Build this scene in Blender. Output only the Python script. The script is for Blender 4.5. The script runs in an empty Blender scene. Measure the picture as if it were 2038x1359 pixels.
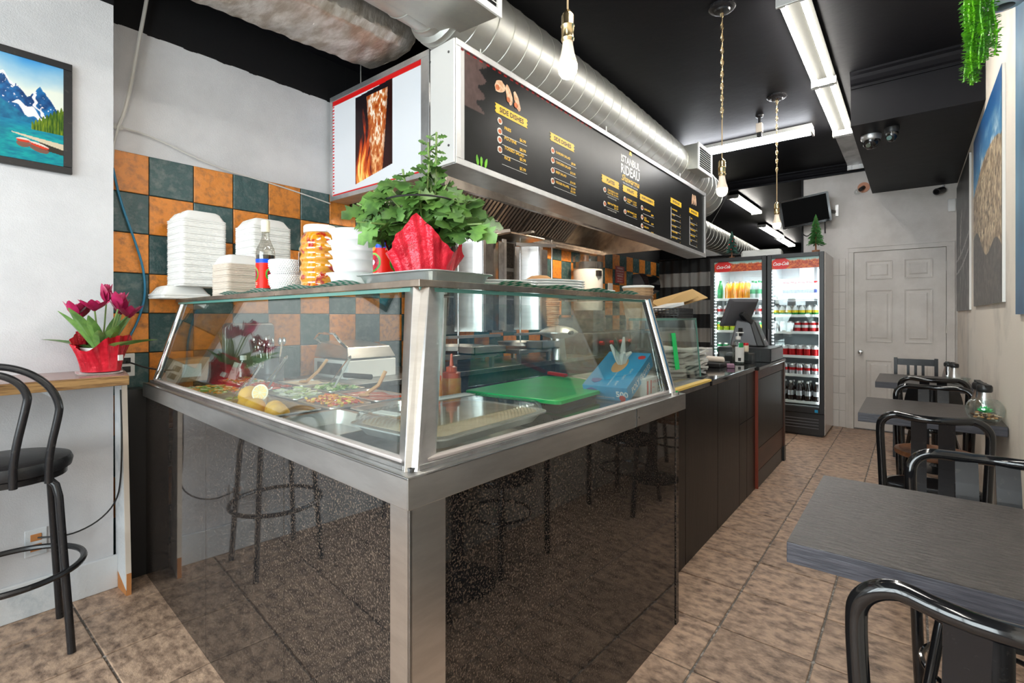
import bpy, bmesh, math, random
import numpy as np
from mathutils import Vector, Matrix
random.seed(7)
SC = bpy.context.scene
COL = SC.collection
PI = math.pi
# ---------------------------------------------------------------- camera, light, exposure
cd = bpy.data.cameras.new('camera'); cam = bpy.data.objects.new('camera', cd); COL.objects.link(cam)
cam.location = (0, 0, 1.29); cam.rotation_euler = (PI/2, 0, math.atan2(796, 989))
cd.sensor_width = 36; cd.lens = 36*989/2038; cd.shift_y = -49.5/2038; cd.clip_start = 0.02
SC.camera = cam
SC.view_settings.view_transform = 'Standard'; SC.view_settings.look = 'None'
SC.view_settings.gamma = 1.0; SC.view_settings.use_curve_mapping = False
SC.view_settings.exposure = 1.34
w = bpy.data.worlds.new('world'); SC.world = w; w.use_nodes = True
w.node_tree.nodes['Background'].inputs[0].default_value = (0.80, 0.90, 1.0, 1)
w.node_tree.nodes['Background'].inputs[1].default_value = 1.0
def area(name, loc, rot, sx, sy, power, col=(1, 1, 1)):
    l = bpy.data.lights.new(name, 'AREA'); l.shape = 'RECTANGLE'; l.size = sx; l.size_y = sy
    l.energy = power; l.color = col
    o = bpy.data.objects.new(name, l); COL.objects.link(o); o.location = loc; o.rotation_euler = rot
    return o
# daylight standing in the shop front window behind the camera
area('daylight_window', (-1.35, -2.16, 1.65), (PI/2, 0, 0), 2.9, 2.1, 72, (0.93, 0.97, 1.0))

# lamps under the kitchen hood
area('hood_lamp', (-2.45,2.7,2.56), (0,.35,0), .5,.12, 20, (1,.84,.66))
area('hood_lamp', (-2.45,4.4,2.56), (0,.35,0), .5,.12, 22, (1,.80,.60))

# ---------------------------------------------------------------- helpers
ORG = {}
class MB:
    TS = 1
    def __init__(s): s.v = []; s.f = []; s.sm = []; s.mi = []; s.c = 0
    def add(s, vs, fs, smooth=False):
        o = len(s.v); s.v += [tuple(p) for p in vs]
        for f in fs: s.f.append([i+o for i in f]); s.sm.append(smooth); s.mi.append(s.c)
        return s
    def hexa(s, p): return s.add(p, [(0,3,2,1),(4,5,6,7),(0,1,5,4),(1,2,6,5),(2,3,7,6),(3,0,4,7)])
    def box(s, x0, x1, y0, y1, z0, z1):
        return s.hexa([(x0,y0,z0),(x1,y0,z0),(x1,y1,z0),(x0,y1,z0),(x0,y0,z1),(x1,y0,z1),(x1,y1,z1),(x0,y1,z1)])
    def obox(s, c, sz, rot=(0,0,0)):
        M = Matrix.Translation(c) @ (Matrix.Rotation(rot[2],4,'Z') @ Matrix.Rotation(rot[1],4,'Y') @ Matrix.Rotation(rot[0],4,'X'))
        a, b, d = sz[0]/2, sz[1]/2, sz[2]/2
        return s.hexa([M @ Vector(q) for q in [(-a,-b,-d),(a,-b,-d),(a,b,-d),(-a,b,-d),(-a,-b,d),(a,-b,d),(a,b,d),(-a,b,d)]])
    def bar(s, p, q, wd, th, up=(0,0,1)):
        p = Vector(p); q = Vector(q); d = (q-p).normalized(); u = Vector(up)
        a = d.cross(u)
        if a.length < 1e-4: a = d.cross(Vector((1,0,0)))
        a.normalize(); b = a.cross(d).normalized(); a *= wd/2; b *= th/2
        return s.hexa([p-a-b, p+a-b, q+a-b, q-a-b, p-a+b, p+a+b, q+a+b, q-a+b])
    def slab(s, quad, n):
        n = Vector(n); q = [Vector(p) for p in quad]
        return s.hexa([*q, *[p+n for p in q]])
    def prism(s, poly, n):
        n = Vector(n); q = [Vector(p) for p in poly]; k = len(q)
        return s.add(q+[p+n for p in q], [tuple(range(k))[::-1], tuple(range(k, 2*k))]+[(i,(i+1)%k,(i+1)%k+k,i+k) for i in range(k)])
    def lathe(s, prof, c=(0,0,0), n=24, M=None, cap=True, sx=1, sy=1, smooth=True):
        vs = []; k = len(prof); c = Vector(c)
        for (r, z) in prof:
            for i in range(n):
                a = 2*PI*i/n; p = Vector((r*math.cos(a)*sx, r*math.sin(a)*sy, z))
                if M is not None: p = M @ p
                vs.append(p+c)
        fs = [(j*n+i, j*n+(i+1)%n, (j+1)*n+(i+1)%n, (j+1)*n+i) for j in range(k-1) for i in range(n)]
        s.add(vs, fs, smooth)
        if cap:
            o = len(s.v)-len(vs)
            s.f.append([o+i for i in range(n)][::-1]); s.sm.append(False); s.mi.append(s.c)
            s.f.append([o+(k-1)*n+i for i in range(n)]); s.sm.append(False); s.mi.append(s.c)
        return s
    def cyl(s, p, q, r, n=16, r2=None):
        p = Vector(p); q = Vector(q); d = q-p; M = d.to_track_quat('Z', 'Y').to_matrix()
        return s.lathe([(r,0),(r2 if r2 is not None else r, d.length)], p, n, M)
    def tube(s, pts, r, n=8, closed=False):
        P = [Vector(p) for p in pts]; k = len(P); vs = []; up = None
        for i, p in enumerate(P):
            if closed: t = P[(i+1)%k]-P[i-1]
            else: t = P[min(i+1,k-1)]-P[max(i-1,0)]
            t.normalize()
            if up is None: up = t.orthogonal().normalized()
            up = (up - t*up.dot(t)).normalized(); b = t.cross(up)
            rr = r[i] if isinstance(r, (list, tuple)) else r
            for j in range(n):
                a = 2*PI*j/n; vs.append(p+(up*math.cos(a)+b*math.sin(a))*rr)
        m = k if closed else k-1
        s.add(vs, [(i*n+j, i*n+(j+1)%n, ((i+1)%k)*n+(j+1)%n, ((i+1)%k)*n+j) for i in range(m) for j in range(n)], True)
        if not closed:
            o = len(s.v)-len(vs)
            for q in ([o+i for i in range(n)][::-1], [o+(k-1)*n+i for i in range(n)]): s.f.append(q); s.sm.append(False); s.mi.append(s.c)
        return s
    def ball(s, c, r, n=12, sc=(1,1,1)):
        m = n//2+1; vs = []
        for j in range(m):
            b = PI*j/(m-1)
            for i in range(n):
                a = 2*PI*i/n; vs.append((c[0]+r*sc[0]*math.sin(b)*math.cos(a), c[1]+r*sc[1]*math.sin(b)*math.sin(a), c[2]-r*sc[2]*math.cos(b)))
        return s.add(vs, [(j*n+i, j*n+(i+1)%n, (j+1)*n+(i+1)%n, (j+1)*n+i) for j in range(m-1) for i in range(n)], True)
    def grid(s, fn, nu, nv, smooth=True):
        vs = [fn(i/nu, j/nv) for j in range(nv+1) for i in range(nu+1)]
        return s.add(vs, [(j*(nu+1)+i, j*(nu+1)+i+1, (j+1)*(nu+1)+i+1, (j+1)*(nu+1)+i) for j in range(nv) for i in range(nu)], smooth)
    def text(s, t, size, O, U, V, align='LEFT', shear=0.0, bold=0.0, sx=1.0):
        cu = bpy.data.curves.new('t', 'FONT'); cu.body = t; cu.size = size*MB.TS; cu.align_x = align; cu.shear = shear; cu.offset = bold*MB.TS; cu.resolution_u = 2
        o = bpy.data.objects.new('t', cu); COL.objects.link(o); dg = bpy.context.evaluated_depsgraph_get()
        me = bpy.data.meshes.new_from_object(o.evaluated_get(dg)); O = Vector(O); U = Vector(U).normalized(); V = Vector(V).normalized()
        s.add([O+U*v.co.x*sx+V*v.co.y for v in me.vertices], [tuple(p.vertices) for p in me.polygons])
        bpy.data.objects.remove(o); bpy.data.curves.remove(cu); bpy.data.meshes.remove(me); return s
    def xf(s, M): s.v = [tuple(M @ Vector(p)) for p in s.v]; return s
def rrect(w_, h_, r, n=5):
    out = []
    for cx_, cy_, a0 in ((w_/2-r, h_/2-r, 0), (-w_/2+r, h_/2-r, PI/2), (-w_/2+r, -h_/2+r, PI), (w_/2-r, -h_/2+r, 1.5*PI)):
        for i in range(n+1):
            a = a0+PI/2*i/n; out.append((cx_+r*math.cos(a), cy_+r*math.sin(a)))
    return out
def loft(mb, rings, cap=(True, True), smooth=True):
    n = len(rings[0]); vs = [p for r in rings for p in r]; k = len(rings)
    mb.add(vs, [(j*n+i, j*n+(i+1)%n, (j+1)*n+(i+1)%n, (j+1)*n+i) for j in range(k-1) for i in range(n)], smooth)
    o = len(mb.v)-len(vs)
    if cap[0]: mb.f.append([o+i for i in range(n)][::-1]); mb.sm.append(False); mb.mi.append(mb.c)
    if cap[1]: mb.f.append([o+(k-1)*n+i for i in range(n)]); mb.sm.append(False); mb.mi.append(mb.c)
    return mb
def rloft(mb, secs, c=(0,0), **k):   # secs: (w,h,r,z) rounded rectangles
    return loft(mb, [[(c[0]+x, c[1]+y, z) for x, y in rrect(w_, h_, r)] for (w_, h_, r, z) in secs], **k)

def part(name, mb, mats, parent=None, label=None, bevel=0, local=False, kind=None):
    me = bpy.data.meshes.new(name); vs = mb.v
    if parent is not None and not local:
        Mi = ORG[parent.name].inverted(); vs = [tuple(Mi @ Vector(p)) for p in vs]
    me.from_pydata(vs, [], mb.f); me.polygons.foreach_set('use_smooth', mb.sm)
    if not isinstance(mats, (list, tuple)): mats = [mats]
    for m in mats: me.materials.append(m)
    if len(mats) > 1: me.polygons.foreach_set('material_index', mb.mi)
    if any(mb.sm): me.set_sharp_from_angle(angle=math.radians(38))
    me.update()
    o = bpy.data.objects.new(name, me); COL.objects.link(o)
    if parent is not None: o.parent = parent; ORG[o.name] = ORG[parent.name]
    else: ORG[o.name] = Matrix.Identity(4)
    if bevel: b = o.modifiers.new('b', 'BEVEL'); b.width = bevel; b.segments = 2; b.limit_method = 'ANGLE'; b.angle_limit = math.radians(50)
    if label: o['label'] = label
    if kind: o['kind'] = kind
    return o
def tag(o, label, cat, group=None):
    o['label'] = label; o['category'] = cat
    if group: o['group'] = group
    return o
def thing(name, label, cat, loc=(0,0,0), rz=0, group=None):
    o = bpy.data.objects.new(name, None); COL.objects.link(o); o.location = loc; o.rotation_euler = (0,0,rz); o.empty_display_size = .05
    ORG[o.name] = Matrix.Translation(loc) @ Matrix.Rotation(rz, 4, 'Z'); return tag(o, label, cat, group)
def solo(name, mb, mats, label, cat, group=None, bevel=0, loc=None, rz=0):
    # one-mesh thing; loc given: verts are local to loc
    o = part(name, mb, mats, bevel=bevel)
    if loc is not None: o.location = loc; o.rotation_euler = (0,0,rz); ORG[o.name] = Matrix.Translation(loc) @ Matrix.Rotation(rz, 4, 'Z')
    return tag(o, label, cat, group)
def struct(name, mb, mats, bevel=0, parent=None):
    o = part(name, mb, mats, parent, bevel=bevel)
    if parent is None: o['kind'] = 'structure'
    return o
def copy(root, loc, rz=None, label=None, group=None):
    def rec(o, par):
        c = o.copy(); COL.objects.link(c)
        if par is not None: c.parent = par
        for ch in [q for q in list(root_children.get(o.name, []))]: rec(ch, c)
        return c
    root_children = {}
    def walk(o):
        root_children[o.name] = list(o.children)
        for ch in o.children: walk(ch)
    walk(root)
    r = rec(root, None); r.location = loc
    if rz is not None: r.rotation_euler = (0,0,rz)
    if label: r['label'] = label
    if group: r['group'] = group
    return r

# ---------------------------------------------------------------- materials
def mat(name, c1, rough=.5, metal=0, c2=None, scale=20, lo=.4, hi=.6, stretch=(1,1,1), bump=0, bscale=None, rand=0, emit=None, es=0, spec=.5, coat=0, detail=6, rvar=0, trans=0, vcol=False, cell=False):
    m = bpy.data.materials.new(name); m.use_nodes = True; nt = m.node_tree; n = nt.nodes; L = nt.links
    b = n['Principled BSDF']; I = b.inputs
    I['Base Color'].default_value = (*c1, 1); I['Roughness'].default_value = rough; I['Metallic'].default_value = metal
    I['Specular IOR Level'].default_value = spec; I['Coat Weight'].default_value = coat
    I['Transmission Weight'].default_value = trans
    if emit: I['Emission Color'].default_value = (*emit, 1); I['Emission Strength'].default_value = es
    tc = n.new('ShaderNodeTexCoord'); mp = n.new('ShaderNodeMapping'); mp.inputs['Scale'].default_value = stretch
    L.new(tc.outputs['Object'], mp.inputs[0]); oi = n.new('ShaderNodeObjectInfo'); src = None
    if rand:   # shift texture per object so alike pieces differ
        mm = n.new('ShaderNodeVectorMath'); mm.operation = 'SCALE'; L.new(oi.outputs['Location'], mm.inputs[0]); mm.inputs['Scale'].default_value = 7.3
        L.new(mm.outputs[0], mp.inputs['Location'])
    def noise(sc_, det=detail):
        t = n.new('ShaderNodeTexNoise'); t.inputs['Scale'].default_value = sc_; t.inputs['Detail'].default_value = det; t.inputs['Roughness'].default_value = .62
        L.new(mp.outputs[0], t.inputs['Vector']); return t.outputs['Fac']
    nz = None
    if vcol:
        a = n.new('ShaderNodeVertexColor'); a.layer_name = 'Col'; L.new(a.outputs[0], I['Base Color'])
    if c2:
        if cell:
            t = n.new('ShaderNodeTexVoronoi'); t.inputs['Scale'].default_value = scale; L.new(mp.outputs[0], t.inputs['Vector']); nz = t.outputs['Color']
        else: nz = noise(scale)
        r = n.new('ShaderNodeMapRange'); r.inputs[1].default_value = lo; r.inputs[2].default_value = hi; L.new(nz, r.inputs[0])
        x = n.new('ShaderNodeMix'); x.data_type = 'RGBA'; x.inputs[6].default_value = (*c1,1); x.inputs[7].default_value = (*c2,1)
        L.new(r.outputs[0], x.inputs[0]); src = x.outputs[2]
    if rand:
        r = n.new('ShaderNodeMapRange'); r.inputs[3].default_value = 1-rand; r.inputs[4].default_value = 1+rand; L.new(oi.outputs['Random'], r.inputs[0])
        x = n.new('ShaderNodeVectorMath'); x.operation = 'SCALE'; L.new(r.outputs[0], x.inputs['Scale'])
        if src: L.new(src, x.inputs[0])
        else: x.inputs[0].default_value = c1
        src = x.outputs[0]
    if src: L.new(src, I['Base Color'])
    if rvar:
        r = n.new('ShaderNodeMapRange'); r.inputs[3].default_value = max(0, rough-rvar); r.inputs[4].default_value = rough+rvar; L.new(noise(scale*.5), r.inputs[0]); L.new(r.outputs[0], I['Roughness'])
    if bump:
        bp = n.new('ShaderNodeBump'); bp.inputs['Strength'].default_value = bump; bp.inputs['Distance'].default_value = .01
        L.new(noise(bscale or scale), bp.inputs['Height']); L.new(bp.outputs[0], I['Normal'])
    return m
def glass(name, tint=(.9,.97,.94), base=.04, rough=.01, edge=.9):
    m = bpy.data.materials.new(name); m.use_nodes = True; nt = m.node_tree; n = nt.nodes; L = nt.links; n.clear()
    o = n.new('ShaderNodeOutputMaterial'); t = n.new('ShaderNodeBsdfTransparent'); g = n.new('ShaderNodeBsdfGlossy'); x = n.new('ShaderNodeMixShader')
    lw = n.new('ShaderNodeLayerWeight'); lw.inputs['Blend'].default_value = .5; p = n.new('ShaderNodeMath'); p.operation = 'POWER'; p.inputs[1].default_value = 4
    q = n.new('ShaderNodeMapRange'); q.inputs[3].default_value = base; q.inputs[4].default_value = edge
    t.inputs[0].default_value = (*tint,1); g.inputs['Roughness'].default_value = rough; g.inputs[0].default_value = (.95,1,1,1)
    L.new(lw.outputs['Facing'], p.inputs[0]); L.new(p.outputs[0], q.inputs[0]); L.new(q.outputs[0], x.inputs[0])
    L.new(t.outputs[0], x.inputs[1]); L.new(g.outputs[0], x.inputs[2]); L.new(x.outputs[0], o.inputs[0]); return m
M = {}
def DM(k, *a, **kw): M[k] = mat(k, *a, **kw); return M[k]
DM('wall_grey', (.66,.66,.68), .62, c2=(.58,.58,.60), scale=2.5, bump=.25, bscale=180)
DM('wall_chipped', (.66,.68,.70), .55, c2=(.40,.46,.50), scale=6, lo=.52, hi=.7, bump=.3, bscale=60)
DM('wall_beige', (.76,.69,.60), .6, c2=(.52,.47,.41), scale=2.2, lo=.5, hi=.75, bump=.25, bscale=150)
DM('wall_back', (.66,.62,.58), .6, c2=(.58,.54,.50), scale=3, bump=.2, bscale=120)
DM('black_paint', (.008,.008,.010), .5, bump=.25, bscale=6, spec=.12)
DM('black_wall', (.009,.009,.010), .6, bump=.15, bscale=30, spec=.25)
DM('grout_floor', (.14,.12,.105), .9, c2=(.42,.39,.36), scale=40, lo=.5, hi=.62)
DM('grout_wall', (.03,.045,.045), .8)
DM('floor_tile', (.54,.37,.26), .36, c2=(.115,.070,.050), scale=17, lo=.40, hi=.68, stretch=(1,1.5,1), bump=.4, bscale=45, rand=.10, spec=.4, detail=14)
DM('tile_orange', (.72,.25,.035), .28, c2=(.30,.11,.03), scale=26, lo=.46, hi=.72, bump=.55, bscale=22, rand=.13, detail=9)
DM('tile_green', (.035,.085,.088), .26, c2=(.13,.17,.16), scale=24, lo=.48, hi=.72, bump=.6, bscale=20, rand=.2, detail=9)
DM('tile_white', (.66,.62,.58), .4, bump=.1, bscale=30, rand=.04)
DM('granite', (.009,.009,.010), .035, c2=(.115,.085,.065), scale=210, lo=.50, hi=.66, spec=.6, detail=2)
M['granite'].node_tree.nodes['Principled BSDF'].inputs['IOR'].default_value = 1.6
DM('granite_top', (.008,.008,.009), .06, c2=(.06,.055,.05), scale=90, lo=.6, hi=.7, spec=.7, detail=3)
DM('steel', (.74,.73,.72), .30, 1, c2=(.66,.65,.64), scale=6, stretch=(1,1,5))
DM('steel_dull', (.42,.41,.40), .36, 1, c2=(.28,.27,.26), scale=7, bump=.1, bscale=20, rvar=.1)
DM('steel_warm', (.52,.42,.33), .30, 1, c2=(.30,.24,.19), scale=5, bump=.12, bscale=14, rvar=.1)
DM('alu', (.68,.68,.68), .38, .9, c2=(.58,.58,.58), scale=8)
DM('alu_white', (.70,.69,.67), .4, .3)
DM('galv', (.58,.58,.54), .46, .95, c2=(.56,.56,.53), scale=42, lo=.3, hi=.75, cell=True, bump=.05, bscale=6, rvar=.08)
DM('foil', (.80,.74,.68), .34, .8, c2=(.50,.42,.34), scale=5, bump=.35, bscale=30, rvar=.12, stretch=(1,2.6,1))
DM('seam_dark', (.10,.10,.10), .5, .6)
DM('fixture_grey', (.012,.012,.010), .7, spec=.1)
DM('baffle', (.13,.115,.105), .4, .85)
DM('channel', (.52,.46,.44), .5)
DM('chrome', (.75,.75,.75), .12, 1)
DM('black_lam', (.008,.007,.0065), .34, c2=(.014,.011,.010), scale=14, stretch=(1,1,.08), bump=.08, bscale=60, spec=.25)
DM('brown_lam', (.085,.030,.016), .42, c2=(.050,.018,.010), scale=10, stretch=(1,.2,1))
DM('red_edge', (.22,.035,.015), .5)
DM('wood_edge', (.42,.24,.09), .5, c2=(.14,.065,.02), scale=14, stretch=(2,.5,9), lo=.42, hi=.62, bump=.2)
DM('shelf_top', (.38,.23,.20), .22, c2=(.30,.18,.15), scale=8, spec=.5)
DM('table_top', (.040,.033,.030), .30, c2=(.095,.080,.072), scale=48, stretch=(.5,2.0,1), lo=.42, hi=.66, bump=.45, bscale=52, spec=.5)
DM('table_edge', (.040,.040,.052), .42, c2=(.075,.072,.088), scale=30, stretch=(.35,.35,6), bump=.2)
DM('black_gloss', (.008,.008,.009), .12, spec=.6, coat=.3)
DM('black_metal', (.014,.014,.016), .26, c2=(.03,.028,.027), scale=50, lo=.6, hi=.7, spec=.5)
DM('black_vinyl', (.016,.017,.020), .34, bump=.2, bscale=120)
DM('black_plastic', (.018,.018,.019), .38)
DM('grey_plastic', (.10,.10,.11), .35)
DM('dark_hole', (.003,.003,.003), .8)
DM('screen', (.002,.002,.002), .6, spec=.05)
DM('white_plastic', (.80,.80,.79), .35)
DM('foam', (.80,.79,.77), .55)
DM('kraft_foam', (.66,.58,.50), .65, bump=.05, bscale=90)
DM('kraft', (.50,.32,.18), .7, c2=(.42,.26,.14), scale=30)
DM('manila', (.52,.33,.13), .6)
DM('paper', (.75,.75,.73), .6)
DM('cloth_white', (.68,.68,.64), .8, bump=.3, bscale=80)
DM('porcelain', (.82,.82,.82), .12)
DM('red_plastic', (.62,.015,.02), .28)
DM('red_foil', (.78,.015,.04), .2, .25, c2=(.45,.006,.02), scale=9, bump=.9, bscale=16, rvar=.1)
DM('green_board', (.0,.60,.13), .38, c2=(.01,.50,.12), scale=6, bump=.1, bscale=140)
DM('leaf', (.13,.27,.055), .40, c2=(.055,.135,.03), scale=18, rand=.3)
DM('leaf_tulip', (.16,.32,.07), .38, c2=(.09,.21,.05), scale=9, stretch=(3,3,.5), rand=.2)
DM('leaf_bright', (.20,.58,.02), .4, c2=(.10,.36,.02), scale=20)
DM('fir', (.035,.14,.03), .7, c2=(.07,.24,.05), scale=60)
DM('stem', (.20,.30,.09), .5)
DM('petal', (.28,.006,.045), .30, c2=(.45,.02,.11), scale=14, rand=.25)
DM('wood', (.33,.14,.06), .5, c2=(.22,.09,.04), scale=20)
DM('wood_spoon', (.62,.33,.14), .6)
DM('brass', (.75,.58,.32), .25, 1)
DM('gold_cord', (.42,.30,.17), .5, .3)
DM('copper_plate', (.55,.23,.12), .5)
DM('lemon', (.93,.50,.05), .38, bump=.3, bscale=90)
DM('lemon_pith', (.85,.80,.62), .5)
DM('lemon_flesh', (.86,.58,.14), .35)
DM('bulb', (.9,.9,.85), .3, emit=(1,.80,.58), es=7)
DM('bulb_neck', (.75,.66,.55), .4, emit=(1,.70,.45), es=.06)
DM('tube', (.9,.9,.9), .3, emit=(1,.96,.88), es=24)
DM('tube_cool', (.9,.9,.9), .3, emit=(.90,.93,1), es=13)
DM('led', (.9,.9,.9), .3, emit=(.92,.96,1), es=9)
DM('cooler_white', (.72,.76,.78), .35)
DM('cooler_side', (.78,.72,.68), .22, spec=.6)
DM('vcol', (.5,.5,.5), .35, vcol=True)
DM('vcol_gloss', (.5,.5,.5), .30, vcol=True, spec=.2)
DM('txt_yellow', (.85,.50,.02), .4)
DM('txt_white', (.80,.80,.78), .4)
DM('txt_black', (.012,.012,.012), .5)
DM('red_print', (.62,.02,.02), .4)
DM('red_dark', (.30,.02,.02), .5)
DM('blue_print', (.01,.30,.58), .35, spec=.5)
DM('cable_white', (.62,.61,.58), .5)
DM('cable_blue', (.02,.18,.32), .5)
DM('cable_black', (.012,.012,.012), .5)
DM('tin_grey', (.13,.145,.16), .38, .3)
DM('neon_green', (.0,.62,.14), .5)
DM('chipboard', (.50,.20,.06), .8)
DM('flue', (.02,.02,.02), .6, c2=(.06,.045,.035), scale=30)
DM('broiler_mesh', (.045,.040,.036), .5, .5, c2=(.10,.085,.07), scale=60)
DM('meat', (.42,.17,.06), .45, c2=(.66,.42,.25), scale=26, stretch=(.5,.5,4), bump=.8, bscale=30)
DM('clear_liquid', (.62,.66,.64), .1, trans=.0)
GL = glass('glass_case', (.94,.975,.96), .06)
GLT = glass('glass_thin', (.95,.975,.97), .05)
GLD = glass('glass_cooler', (.93,.97,.97), .045, edge=.7)
GLE = mat('glass_edge', (.10,.26,.22), .15, spec=.6)
PLC = glass('clear_plastic', (.93,.94,.94), .10, .08, .8)

# value-noise for painted prints
def vnoise(u, v, s, seed=0):
    rs = np.random.RandomState(seed); g = rs.rand(64, 64); out = 0; amp = .5
    for o in range(5):
        x = u*s*2**o; y = v*s*2**o; xi = np.floor(x).astype(int); yi = np.floor(y).astype(int); fx = x-xi; fy = y-yi
        fx = fx*fx*(3-2*fx); fy = fy*fy*(3-2*fy); a = g[xi%64, yi%64]; b = g[(xi+1)%64, yi%64]; c = g[xi%64, (yi+1)%64]; d = g[(xi+1)%64, (yi+1)%64]
        out = out+amp*((a*(1-fx)+b*fx)*(1-fy)+(c*(1-fx)+d*fx)*fy); amp /= 2
    return out
def mix3(a, b, t): t = np.clip(t, 0, 1)[..., None]; return np.asarray(a)*(1-t)+np.asarray(b)*t
def printed(name, O, U, V, nx, ny, fn, parent=None, m='vcol', label=None, gm=None):
    O, U, V = Vector(O), Vector(U), Vector(V); mb = MB()
    mb.grid(gm or (lambda a, b: O+U*a+V*b), nx, ny, False)
    o = part(name, mb, M[m], parent, label)
    uu, vv = np.meshgrid(np.linspace(0,1,nx+1), np.linspace(0,1,ny+1))
    c = np.clip(fn(uu, vv), 0, 1); c = np.where(c < .04045, c/12.92, ((c+.055)/1.055)**2.4)
    a = o.data.color_attributes.new('Col', 'FLOAT_COLOR', 'POINT')
    a.data.foreach_set('color', np.concatenate([c.reshape(-1,3), np.ones((c.size//3,1))], 1).astype(np.float32).ravel())
    return o
# ================================================================ THE ROOM
LW, RW, BW, CZ, FW = -3.12, .37, 6.95, 3.05, -1.95      # left wall, right wall, back wall, ceiling, front wall
# floor with individual tiles
fl = struct('floor', MB().box(-3.3, .45, FW, BW+.1, -.06, -.006), M['grout_floor'])
xs = [-3.11,-2.75,-2.395,-2.04,-1.69,-1.335,-.98,-.627,-.288,.05,.37]
ys = [.5-.331*k for k in range(7,0,-1)]+[.5,.831,1.162,1.493,1.824]+[2.155+.3455*k for k in range(15)]
tile_mesh = {}
for i in range(len(xs)-1):
    for j in range(len(ys)-1):
        x0, x1, y0, y1 = xs[i], xs[i+1], ys[j], min(ys[j+1], BW)
        if x1 < -.99 and y0 > .82 and y0 < 5.0: continue
        wx, wy = round(x1-x0,3), round(y1-y0,3); key = (wx, wy)
        if key not in tile_mesh:
            o = part('tile', rloft(MB(), [(wx-.008, wy-.008, .006, -.008), (wx-.008, wy-.008, .006, -.002), (wx-.013, wy-.013, .006, 0)], cap=(False, True), smooth=False), M['floor_tile'], fl, local=True); tile_mesh[key] = o
        else: o = tile_mesh[key].copy(); COL.objects.link(o)
        o.location = ((x0+x1)/2, (y0+y1)/2, random.uniform(-.0008, .0006))
# left wall behind the counter : plaster, painted black above
mb = MB().box(LW-.1, LW, FW, 14.2, 0, 2.767); wl = struct('wall_left', mb, M['wall_grey'])
mb = MB(); n = 130
for k in range(n):       # slightly wavy edge of the black paint
    y0 = .55+k*(1.45/n); y1 = y0+1.45/n; a = 2.767+.005*math.sin(k*.41)+random.uniform(-.002,.002); 
    mb.box(LW-.001, LW+.002, y0, y1, a, CZ)
mb.box(LW-.1, LW, FW, 14.2, 2.767, CZ+.1); mb.box(LW, LW+.003, 2.0, 7.75, 2.128, CZ); mb.box(LW, LW+.003, 7.62, 14.2, 0, CZ)
struct('trim_1', mb, M['black_wall'])
bk = MB().box(LW, LW+.004, .60, 7.62, .50, 2.128); part('tile_backing', bk, M['grout_wall'], wl)
tg = None
p = .2065; t0 = {}
for r in range(7):
    z1 = 2.128-.205*r
    for c in range(34):
        y0 = .834+p*(c-1); y1 = y0+p
        if y0 < .62: y0 = .64
        if y1 > 7.62: y1 = 7.62
        if r == 6 and c > 12: continue
        col = 'tile_orange' if (r+c) % 2 == 0 else 'tile_green'; wy = round(y1-y0, 3); key = (col, wy)
        if key not in t0:
            h = .205
            mb = loft(MB(), [[(x_, wy_*a, hh*b) for a, b in ((-.5,-.5),(.5,-.5),(.5,.5),(-.5,.5))] for x_, wy_, hh in ((0,wy-.004,h-.004),(.009,wy-.004,h-.004),(.0115,wy-.010,h-.010))], cap=(False,True), smooth=False)
            o = part('tile', mb, M[col], wl, local=True); t0[key] = o
        else: o = t0[key].copy(); COL.objects.link(o)
        o.location = (LW+.004, (y0+y1)/2, z1-.1025)
for r in range(7, 10):
    for c in (0, 1):
        y0 = .64 if c == 0 else .834; y1 = .834 if c == 0 else .834+p; z1 = 2.128-.205*r
        col = 'tile_orange' if (r+c) % 2 == 0 else 'tile_green'
        part('tile', MB().box(LW+.004, LW+.014, y0+.002, y1-.002, z1-.203, z1-.002), M[col], wl)
# protruding front stretch of the left wall with its baseboard
pw = struct('wall_front_left', MB().box(LW, -2.97, FW, .655, 0, 2.775), M['wall_chipped'])
pw.data.materials[0] = M['wall_grey']
struct('trim_2', MB().box(LW, -2.968, FW, .655, 2.775, CZ), M['black_wall'])
struct('baseboard_left', MB().box(-2.97, -2.952, FW, .67, 0, .155), M['wall_chipped'], bevel=.004)
# right wall, back wall with tiles, door
struct('wall_right', MB().box(RW, RW+.1, FW, BW+.1, 0, CZ), M['wall_beige'])
wb = MB(); wb.box(-1.03, -.585, BW, BW+.12, 0, 3.0); wb.box(.345, RW, BW, BW+.12, 0, 3.0); wb.box(-.585, .345, BW, BW+.12, 2.085, 3.0)
wbk = struct('wall_back', wb, M['wall_back'])
t_ = None
for r in range(10):
    for (x0, x1) in ((-.775,-.665), (-.663,-.60)):
        part('tile', MB().box(x0+.002, x1-.002, BW-.008, BW, r*.197+.003, (r+1)*.197-.002), M['tile_white'], wbk, bevel=.002)
struct('wall_passage', MB().box(-1.05, -1.03, BW-.02, 14.2, 0, CZ), M['black_wall'])
struct('wall_far', MB().box(LW, -1.0, 14.2, 14.3, 0, CZ), M['black_wall'])
struct('floor_passage', MB().box(-3.3, -1.03, BW+.1, 14.3, -.06, 0), M['grout_floor'])
dr = struct('door_1', MB().box(-.52, .281, BW-.005, BW+.04, .012, 2.027), M['wall_back'], bevel=.003)
for (a, b) in ((-.411,-.17), (-.064,.171)):
    for (c, d) in ((1.712,1.917), (1.005,1.586), (.20,.794)):
        mb = MB()
        mb.c = 0
        rings = [(0,0), (.018,.006), (.03,.006), (.055,-.003)]
        loft(mb, [[(x_, BW-.005+dy-.0005, z_) for x_, z_ in ((a+e,c+e),(b-e,c+e),(b-e,d-e),(a+e,d-e))] for e, dy in ((0,-.008),(.010,-.002),(.022,.004),(.03,.004),(.05,-.006))], cap=(False,True), smooth=False)
        part('door_panel', mb, M['wall_back'], dr)
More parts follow.
